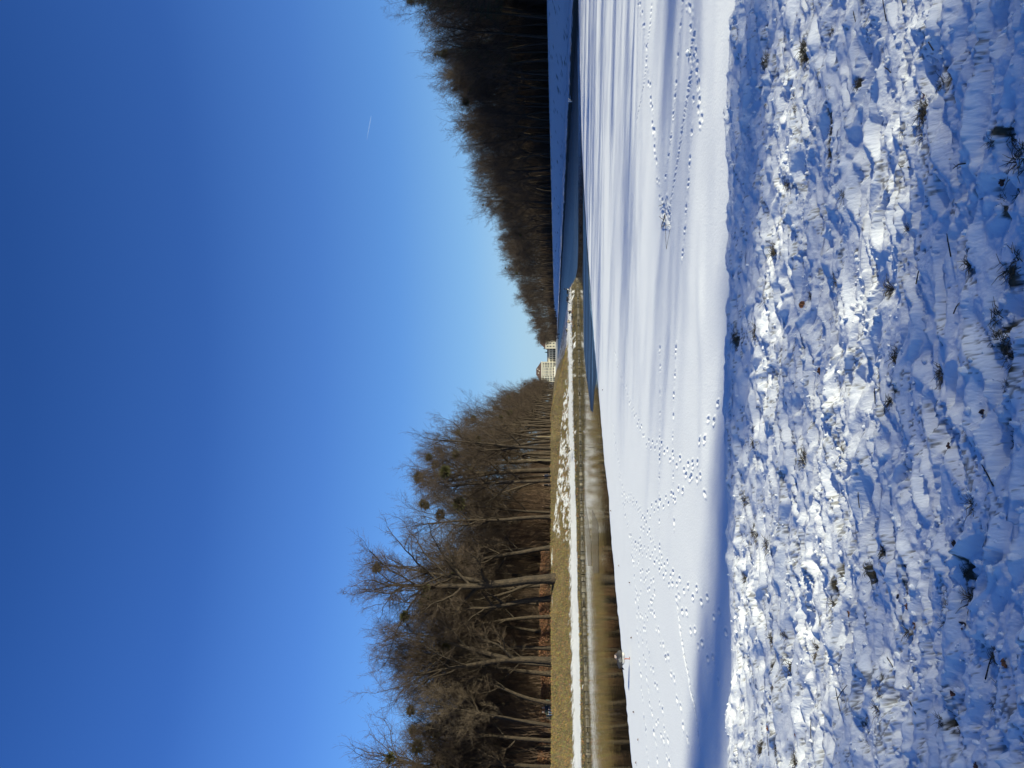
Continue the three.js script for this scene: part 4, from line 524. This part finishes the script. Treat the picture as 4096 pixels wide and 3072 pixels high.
// ---------------------------------------------------------------- the palace at the end of the canal
{
  const D = 1150, cx = LX(0, D), base = lut([[950, 0.3], [980, 0.9], [1120, 2.6], [2000, 4]], D) - 0.2, k = D / F, cream = mat(0.6, 0.55, 0.42), cream2 = mat(0.8, 0.76, 0.64), roofM = mat(0.1, 0.06, 0.045), slate = mat(0.12, 0.11, 0.1), glass = mat(0.05, 0.06, 0.07, 0.2), red = mat(0.11, 0.06, 0.045);
  const box = (w, h, d) => new THREE.BoxGeometry(w, h, d);
  function hip(w, h, d, ridge) { const g = new THREE.BufferGeometry(), a = w / 2, b = d / 2, r = ridge / 2, P = [[-a, 0, b], [a, 0, b], [a, 0, -b], [-a, 0, -b], [-r, h, 0], [r, h, 0]], T = [[0, 1, 5], [0, 5, 4], [1, 2, 5], [2, 3, 4], [2, 4, 5], [3, 0, 4]]; g.setAttribute('position', new THREE.Float32BufferAttribute(T.flat().flatMap((i) => P[i]), 3)); g.computeVertexNormals(); return g; }
  function arch(w, h) { const s = new THREE.Shape(); s.moveTo(-w / 2, 0); s.lineTo(w / 2, 0); s.lineTo(w / 2, h - w / 2); s.absarc(0, h - w / 2, w / 2, 0, Math.PI); s.lineTo(-w / 2, 0); return new THREE.ExtrudeGeometry(s, { depth: 0.3, bevelEnabled: false, curveSegments: 8 }); }
  const W = 80 * k, H = 21.5, d = 26, p = new THREE.Group();
  part(box(W, H, d), cream, 'wall', p).position.set(0, H / 2, -d / 2);
  part(box(W + 1.2, 0.9, d + 1.2), cream2, 'cornice', p).position.set(0, H + 0.45, -d / 2);
  part(box(W + 0.4, 0.5, 0.5), cream2, 'string_course', p).position.set(0, 5.1, 0.2);
  const roof = part(hip(W + 0.6, 8.2, d + 0.6, W * 0.3), roofM, 'roof', p); roof.position.set(0, H + 0.9, -d / 2);
  for (const [x, y] of [[-2, 3.2], [1.6, 1.8], [4.2, 4.6]]) { const c = part(box(0.9, 2.2, 0.9), cream2, 'chimney', roof); c.position.set(x, y + 1, (1 - y / 8.2) * d / 2 - 0.6); }
  const win = (geo, x, y) => part(geo, glass, 'window', p).position.set(x, y, 0.02);
  const small = box(1.5, 2.6, 0.3), attic = box(1.4, 1.5, 0.3);
  for (const side of [-1, 1]) for (let i = 0; i < 3; i++) { const x = side * W * (0.255 + 0.082 * i); win(small, x, 6.9); win(small, x, 11.4); win(small, x, 15); win(attic, x, 18.7); win(box(1.7, 3, 0.3), x, 2.2); }
  const tall = arch(2.4, 5), tall2 = arch(2.4, 3.6), door = arch(2.8, 4.4), round = new THREE.CylinderGeometry(0.9, 0.9, 0.3, 14).rotateX(Math.PI / 2);
  for (const i of [-1, 0, 1]) { const x = i * W * 0.142; part(tall, glass, 'window', p).position.set(x, 11.2, -0.12); part(tall2, glass, 'window', p).position.set(x, 6.2, -0.12); part(door, mat(0.04, 0.03, 0.03), 'door', p).position.set(x, 0.1, -0.12); win(round, x, 17.6); win(attic, x, 19.6); }
  for (let i = 0; i <= 4; i++) part(box(0.7, 15, 0.4), cream2, 'pilaster', p).position.set((i - 2) * W * 0.142 + (i - 2) * 0.02 - 0, 12.8, 0.12).x += 0;
  const stair = part(box(16, 2.6, 7), cream2, 'stair', p); stair.position.set(0, 1.2, 4);
  p.position.set(cx, base, -D); add(p, 'palace', 'cream palace block with brown hipped roof at the far end of the canal', 'palace');
  const wing = (sx, label) => { const g = new THREE.Group(), w = 54 * k, h = 10.3; part(box(w, h, 10), cream, 'wall', g).position.set(0, h / 2, -5); part(box(w + 0.6, 0.6, 10.6), cream2, 'cornice', g).position.set(0, h + 0.3, -5); part(hip(w, 2.3, 10.4, w * 0.96), slate, 'roof', g).position.set(0, h + 0.6, -5); for (let i = 0; i < 6; i++) { const x = (i - 2.5) * w / 6; part(box(1.5, 3.0, 0.3), glass, 'window', g).position.set(x, 7.4, 0.02); part(arch(2.3, 4), mat(0.04, 0.04, 0.04), 'arch', g).position.set(x, 0.2, -0.12); } g.position.set(cx + sx * (W / 2 + w / 2 - 0.2), base, -D - 6); add(g, 'palace_gallery', label, 'building'); };
  wing(1, 'low cream gallery with arches linking the palace block to the red roofed pavilion'); wing(-1, 'low cream gallery mostly hidden behind the end of the avenue');
  const pv = new THREE.Group(), pw = 26; part(box(pw, 15, 20), cream, 'wall', pv).position.set(0, 7.5, -10); part(box(pw + 1, 0.7, 21), cream2, 'cornice', pv).position.set(0, 15.35, -10); part(hip(pw + 0.5, 8.5, 20.5, 9), red, 'roof', pv).position.set(0, 15.7, -10); for (let i = 0; i < 5; i++) for (const y of [3, 8, 12.4]) part(small, glass, 'window', pv).position.set((i - 2) * 4.8, y, 0.02); pv.position.set(cx + W / 2 + 54 * k + pw / 2 - 0.6, base, -D + 2); add(pv, 'palace_pavilion', 'cream pavilion with a red roof half hidden by the dark forest', 'building');
  // firs behind the gallery
  const fir = (seed, H2) => { const r = rng(seed), t = new THREE.Group(), w = new Tubes(), f = new Tubes(); w.add([V(0, 0, 0), V(0, H2, 0)], [0.4, 0.05], 6); for (let i = 0; i < 320; i++) { const s = r(), y = H2 * (0.12 + 0.86 * s), a = r() * 6.28, l = (1 - s) * H2 * 0.24 * (0.6 + 0.5 * r()) + 0.4; f.add([V(0, y, 0), V(Math.cos(a) * l * 0.6, y - 0.1 * l, Math.sin(a) * l * 0.6), V(Math.cos(a) * l, y - 0.32 * l, Math.sin(a) * l)], [0.3, 0.42, 0.05], 4); } part(w.geometry(), M.bark, 'trunk', t); part(f.geometry(), M.needle, 'crown', t); return t; };
  for (const [x, h, label] of [[32, 17.5, 'fir with the broadest crown behind the low gallery'], [38, 20, 'tallest pointed fir behind the low gallery'], [46, 19, 'fir nearest the red roofed pavilion']]) { const o = fir(x, h); o.position.set(cx + x, base, -D - 40); add(o, 'fir_tree', label, 'tree'); }
  // two dark bollards at the far end of the shaded bank
  for (const [py, Z, label] of [[1337, 470, 'dark post at the water end of the shaded bank, nearer one'], [1353, 560, 'dark post at the water end of the shaded bank, farther one']]) { const X = (1536 - py) / F * Z, t = new THREE.CylinderGeometry(0.28, 0.34, 2.6, 10), c = new THREE.SphereGeometry(0.34, 10, 8); c.translate(0, 1.35, 0); const o = new THREE.Mesh(mergeGeometries([t, c]), mat(0.03, 0.03, 0.03)); o.position.set(X, 1.1, -Z); add(o, 'post', label, 'post'); }
}
// ---------------------------------------------------------------- conifers in the shaded forest, outlet in the kerb
{
  const conifer = (seed, H, m, dens, name, label, L, Z, low = 0.3, wide = 0.2) => { const r = rng(seed), t = new THREE.Group(), w = new Tubes(), f = new Tubes(); w.add([V(0, -0.3, 0), V(0.1, H * 0.5, 0), V(0, H, 0)], [0.3, 0.18, 0.02], 7); for (let i = 0; i < dens; i++) { const s = Math.pow(r(), 0.8), y = H * (low + (0.99 - low) * s), a = r() * 6.28, l = ((1 - s) * H * wide + 0.5) * (0.6 + 0.5 * r()), e = V(Math.cos(a), 0.1, Math.sin(a)); f.add([V(0, y, 0), e.clone().multiplyScalar(l * 0.5).add(V(0, y - 0.1, 0)), e.clone().multiplyScalar(l).add(V(0, y - 0.1, 0))], [0.03, 0.02, 0.008], 3); for (let q = 0; q < 14; q++) { const o = e.clone().multiplyScalar(l * (0.2 + 0.8 * r())).add(V(0, y - 0.1, 0)), v = V(r() - 0.5, r() * 0.7 - 0.45, r() - 0.5).normalize(); f.add([o, o.clone().addScaledVector(v, 0.25 + 0.3 * r())], [0.016, 0.008], 3); } } part(w.geometry(), M.bark, 'trunk', t); part(f.geometry(), m, 'crown', t); t.position.set(LX(L, Z), rightY(L, Z), -Z); add(t, name, label, 'tree'); };
  conifer(5, 27, M.twigPale, 420, 'larch', 'bare tan larch topping the dark forest at the edge of the view', 63, 117);
  conifer(6, 25, M.needle, 460, 'pine', 'green pine tip showing above the bare crowns near the larch', 65, 128);
  conifer(7, 24, M.needle, 460, 'pine', 'bushy dark pine standing out in the middle of the shaded forest', 66, 152);
  conifer(8, 29, M.needle, 520, 'pine', 'tall dense pine beyond the edge of the view shading the near shore', 58, -13.2, 0.6, 0.075);
  const o = new THREE.Group(), stone = mat(0.5, 0.48, 0.44), p = onGround(2312, 1580, 0.1); part(new THREE.BoxGeometry(0.9, 0.1, 0.5), stone, 'lintel', o).position.set(0, 0.46, 0); for (const s of [-1, 1]) part(new THREE.BoxGeometry(0.14, 0.52, 0.5), stone, 'jamb', o).position.set(s * 0.38, 0.16, 0); part(new THREE.CylinderGeometry(0.2, 0.2, 0.5, 16, 1, true).rotateX(Math.PI / 2), mat(0.02, 0.025, 0.03), 'pipe', o).position.set(0, 0.18, 0.03); o.position.set(p.X, 0, -p.Z - 0.3); o.rotation.y = 0.45; add(o, 'drain_outlet', 'small stone drain outlet in the kerb of the grass bank', 'drain');
}
// ---------------------------------------------------------------- foreground: tufts, leaves, twigs, crumbs of snow
const spotOn = (px, py) => { let p = onGround(px, py, 0.4); for (let k = 0; k < 6; k++) p = onGround(px, py, bankY(p.X, p.Z)); return p; };
{
  const tuftM = new THREE.MeshStandardMaterial({ roughness: 0.95, side: THREE.DoubleSide }); tuftM.color.setRGB(0.1, 0.08, 0.045);
  const tuft = (seed) => { const r = rng(seed), t = new Tubes(); for (let i = 0; i < 34; i++) { const a = r() * 6.28, q = 0.06 * r(), l = 0.03 + 0.07 * r(), b = r() * 6.28; const p = V(Math.cos(a) * q, -0.01, Math.sin(a) * q), m = p.clone().add(V(Math.cos(b) * l * 0.45, l * 0.45, Math.sin(b) * l * 0.45)), e = m.clone().add(V(Math.cos(b) * l * 0.6, l * (0.25 - 0.35 * r()), Math.sin(b) * l * 0.6)); t.add([p, m, e], [0.003, 0.0024, 0.001], 3); } return t.geometry(); };
  const geos = [1, 2, 3, 4].map((s) => tuft(s * 7)), r = rng(17);
  const lab = 'small tuft of dark dead grass poking out of the trampled snow', spots = soil.map(([x, z]) => [x, z]);
  for (let k = 0; k < 34; k++) { const z = 2.4 + 6.8 * r(), x = (r() * 2 - 1) * 0.55 * z; spots.push([x, z]); }
  for (const [x, z] of spots) for (let k = 0; k < 2; k++) { const X = x + (r() - 0.5) * 0.14, Z = z + (r() - 0.5) * 0.08, o = new THREE.Mesh(geos[Math.floor(r() * 4)], tuftM); o.position.set(X, bankY(X, Z) - 0.006, -Z); o.rotation.y = r() * 6.28; o.scale.setScalar((0.3 + 0.45 * r()) * (Z > 6 ? 1.5 : 1)); add(o, 'grass_tuft', lab, 'grass', 'grass tufts in the snow'); }
  const leafGeo = (seed) => { const r2 = rng(seed), g = new THREE.PlaneGeometry(0.075, 0.055, 14, 8), p = g.attributes.position; const c1 = 14 + 16 * r2(), c2 = 5 * r2(); for (let i = 0; i < p.count; i++) { let x = p.getX(i), y = p.getY(i); const w = Math.sqrt(Math.max(0, 1 - (x / 0.0385) ** 2)); y *= (0.12 + 0.9 * w) * (1 + 0.12 * Math.sin(x * 420 + seed)); p.setXYZ(i, x, 0.012 + c1 * y * y + c2 * x * x * (x > 0 ? 2 : 0.3) + 0.004 * Math.sin(x * 200), y); } g.computeVertexNormals(); return g; };
  const leafGeos = [1, 2, 3].map(leafGeo), leafMs = [[0.16, 0.06, 0.03], [0.24, 0.095, 0.035], [0.09, 0.045, 0.03]].map((c) => mat(...c, 0.75, { side: THREE.DoubleSide }));
  const list = [[3826, 2176, 1.05, 'largest curled brown leaf standing up beside the long mud gash'], [3647, 2255, 1.1, 'reddish leaf near the larger curled leaf'], [3603, 2387, 1.2, 'dark curled leaf between two muddy prints'], [3421, 2457, 1.1], [3805, 2501, 1.0, 'orange brown leaf just below the long mud gash'], [3711, 2469, 0.7], [3662, 2504, 0.9], [3644, 2428, 0.9], [3542, 2791, 0.8], [3328, 2642, 0.8], [3281, 2633, 0.7], [3105, 2780, 0.9], [3087, 2912, 1.1], [3849, 2774, 0.7], [4034, 2651, 0.8], [3905, 3064, 0.8], [3187, 2941, 0.7], [3220, 1220, 1.3, 'single red brown leaf lying on clean trampled snow'], [3290, 1483, 1.3, 'dark red leaf on the snow a little nearer than the single red brown leaf'], [3938, 1653, 0.8, 'small red leaf beside a tuft near the bottom of the view'], [3841, 1784, 0.8], [3890, 200, 0.6], [4039, 727, 0.8], [3703, 382, 0.7]];
  for (const [px, py, s, label] of list) { const p = spotOn(px, py), o = new THREE.Mesh(leafGeos[Math.floor(r() * 3)], leafMs[Math.floor(r() * 3)]); o.position.set(p.X, bankY(p.X, p.Z) + 0.004, -p.Z); o.rotation.set(0.5 * (r() - 0.5) + (label && s > 1 ? 0.6 : 0), r() * 6.28, 0.5 * (r() - 0.5)); o.scale.setScalar(0.65 * s); add(o, 'dead_leaf', label ?? 'small brown dead leaf lying in the trampled snow', 'leaf', 'dead leaves on the snow bank'); }
  const twigM = mat(0.035, 0.028, 0.022), twigLab = 'short dark twig lying on the trampled snow';
  for (const [px, py, a, l] of [[3415, 70, 0.4, 0.12], [3550, 30, 0.3, 0.2], [3620, 670, 1.3, 0.14], [3895, 663, 1.5, 0.1], [3760, 175, 0.7, 0.13], [3380, 2770, -0.8, 0.25], [3360, 2800, 0.6, 0.16], [3690, 2830, 1, 0.08], [3500, 1583, 0.1, 0.1], [3950, 2660, -0.4, 0.16], [3080, 2980, 0.2, 0.2], [3270, 2915, 0, 0.16], [3835, 1230, -0.9, 0.08], [3560, 280, 0.9, 0.1], [3850, 980, 0.3, 0.12], [3700, 1100, -0.5, 0.1], [3960, 1900, 0.8, 0.12], [3480, 2000, 0.2, 0.1], [3600, 2650, 1.2, 0.09]]) { const p = spotOn(px, py), t = new Tubes(), dx = Math.cos(a) * l / 2, dz = Math.sin(a) * l / 2; const y = (s) => bankY(p.X + dx * s, p.Z + dz * s) - bankY(p.X, p.Z) + 0.006; const h = Math.max(y(-1), y(1), y(0)); t.add([V(-dx, h, dz), V(0.006, h + 0.004, 0.004), V(dx, h, -dz)], [0.0035, 0.003, 0.002], 5); t.add([V(dx * 0.3, h + 0.003, -dz * 0.3), V(dx * 0.5 + dz * 0.3, h + 0.012, -dz * 0.5 + dx * 0.3)], [0.002, 0.001], 4); const o = new THREE.Mesh(t.geometry(), twigM); o.position.set(p.X, bankY(p.X, p.Z), -p.Z); add(o, 'twig', twigLab, 'twig', 'twigs on the snow bank'); }
  // crumbs of trodden snow
  const crumb = mergeVertices(new THREE.IcosahedronGeometry(1, 2).deleteAttribute('normal').deleteAttribute('uv')), cp = crumb.attributes.position; for (let i = 0; i < cp.count; i++) { const k = 0.75 + 0.5 * hash2(Math.round(cp.getX(i) * 50) + Math.round(cp.getY(i) * 70) * 3, Math.round(cp.getZ(i) * 60)); cp.setXYZ(i, cp.getX(i) * k, cp.getY(i) * k * 0.75, cp.getZ(i) * k); } crumb.computeVertexNormals();
  const cm = new THREE.MeshStandardMaterial({ roughness: 0.8 }); cm.color.setRGB(...SNOW);
  const N = 3000, im = new THREE.InstancedMesh(crumb, cm, N), m4 = new THREE.Matrix4(), q4 = new THREE.Quaternion(), e = new THREE.Euler(); let n = 0;
  for (let t = 0; t < 40000 && n < N; t++) { const z = 2 + 7.9 * r(), x = (r() * 2 - 1) * 0.62 * z; if (fbm(x * 1.6 + 20, z * 3, 3) + 0.35 * r() < 0.22) continue; const s = 0.003 + 0.016 * r() ** 4 + 0.004 * r(); q4.setFromEuler(e.set(r() * 6, r() * 6, r() * 6)); m4.compose(V(x, bankY(x, z) + s * 0.3, -z), q4, V(s * (0.8 + 0.6 * r()), s, s)); im.setMatrixAt(n++, m4); }
  im.count = n; im.userData.kind = 'stuff'; add(im, 'snow_crumbs', 'crumbs of trodden snow scattered over the bank', 'snow');
  // things lying on the ice
  const ball = new THREE.Mesh(crumb, cm), bp = onGround(2757, 213, 0.06); ball.scale.setScalar(0.055); ball.position.set(bp.X, iceY(bp.X, bp.Z) + 0.03, -bp.Z); add(ball, 'snowball', 'lone snowball lying on the ice beside the trampled track', 'snowball');
  const branchPts = (l) => l.map(([x, y, h = 0.02]) => { const p = onGround(2500 + x / 5.53, 700 + y / 5.53, 0.07 + h); return V(p.X, 0.07 + h, -p.Z); });
  const bt = new Tubes(); bt.add(branchPts([[885, 870], [862, 980, 0.03], [820, 1080, 0.02], [800, 1180, 0]]), [0.012, 0.012, 0.01, 0.005], 5); bt.add(branchPts([[750, 905, 0.09], [815, 968, 0.04], [862, 980, 0.03]]), [0.004, 0.008, 0.01], 5); bt.add(branchPts([[805, 1140, 0.02], [890, 1110, 0.03], [1000, 1098, 0]]), [0.008, 0.007, 0.004], 5); bt.add(branchPts([[885, 820, 0], [892, 1100, 0], [900, 1400, 0], [915, 1640, 0]]), [0.004, 0.004, 0.004, 0.004], 4); bt.add(branchPts([[915, 1640, 0], [955, 1400, 0], [1000, 1180, 0]]), [0.003, 0.003, 0.003], 4);
  add(new THREE.Mesh(bt.geometry(), mat(0.1, 0.075, 0.05)), 'fallen_branch', 'forked dead branch lying on the snowy ice', 'branch');
  const ct = new Tubes(); ct.add(branchPts([[745, 688, 0.02], [815, 660, 0.02], [870, 625, 0]]), [0.006, 0.006, 0.004], 5); add(new THREE.Mesh(ct.geometry(), mat(0.08, 0.06, 0.045)), 'fallen_branch', 'short bent stick on the ice above the forked dead branch', 'branch');
  for (const [px, py] of [[2528, 2552], [2555, 2959], [2536, 2846], [2547, 3051], [2478, 2263], [2445, 2042], [2520, 2330], [2412, 1560]]) { const p = onGround(px, py, 0.06), o = new THREE.Mesh(leafGeos[Math.floor(r() * 3)], leafMs[2]); o.position.set(p.X, iceY(p.X, p.Z) + 0.002, -p.Z); o.rotation.set(0.5 * r(), r() * 6.28, 0.4 * r()); o.scale.set(0.9, 1.4, 0.9); add(o, 'dead_leaf', 'dark curled leaf scrap lying on the ice near the open water', 'leaf', 'leaf scraps on the ice'); }
  // grass stalks leaning over the lip of the bank
  // a far vapour trail
  const dirTo = (px, py) => FWD.clone().addScaledVector(UPV, -(px - 2048) / F).addScaledVector(RGT, (1536 - py) / F);
  const trail = new Tubes(), a = dirTo(1485, 463), b = dirTo(1467, 560), pts = [], rad = []; for (let k = 0; k <= 8; k++) { const t = k / 8, v = a.clone().lerp(b, t).multiplyScalar(6500); v.y += EYE; pts.push(v); rad.push([1, 3.2, 3.4, 3.4, 3.2, 3, 2.4, 1.6, 0.5][k]); } trail.add(pts, rad, 8);
  const tm = new THREE.MeshStandardMaterial({ roughness: 1, transparent: true, opacity: 0.09 }); add(new THREE.Mesh(trail.geometry(), tm), 'cloud', 'short thin white vapour trail in the blue sky', 'vapour trail');
}
renderer.render(scene, camera);
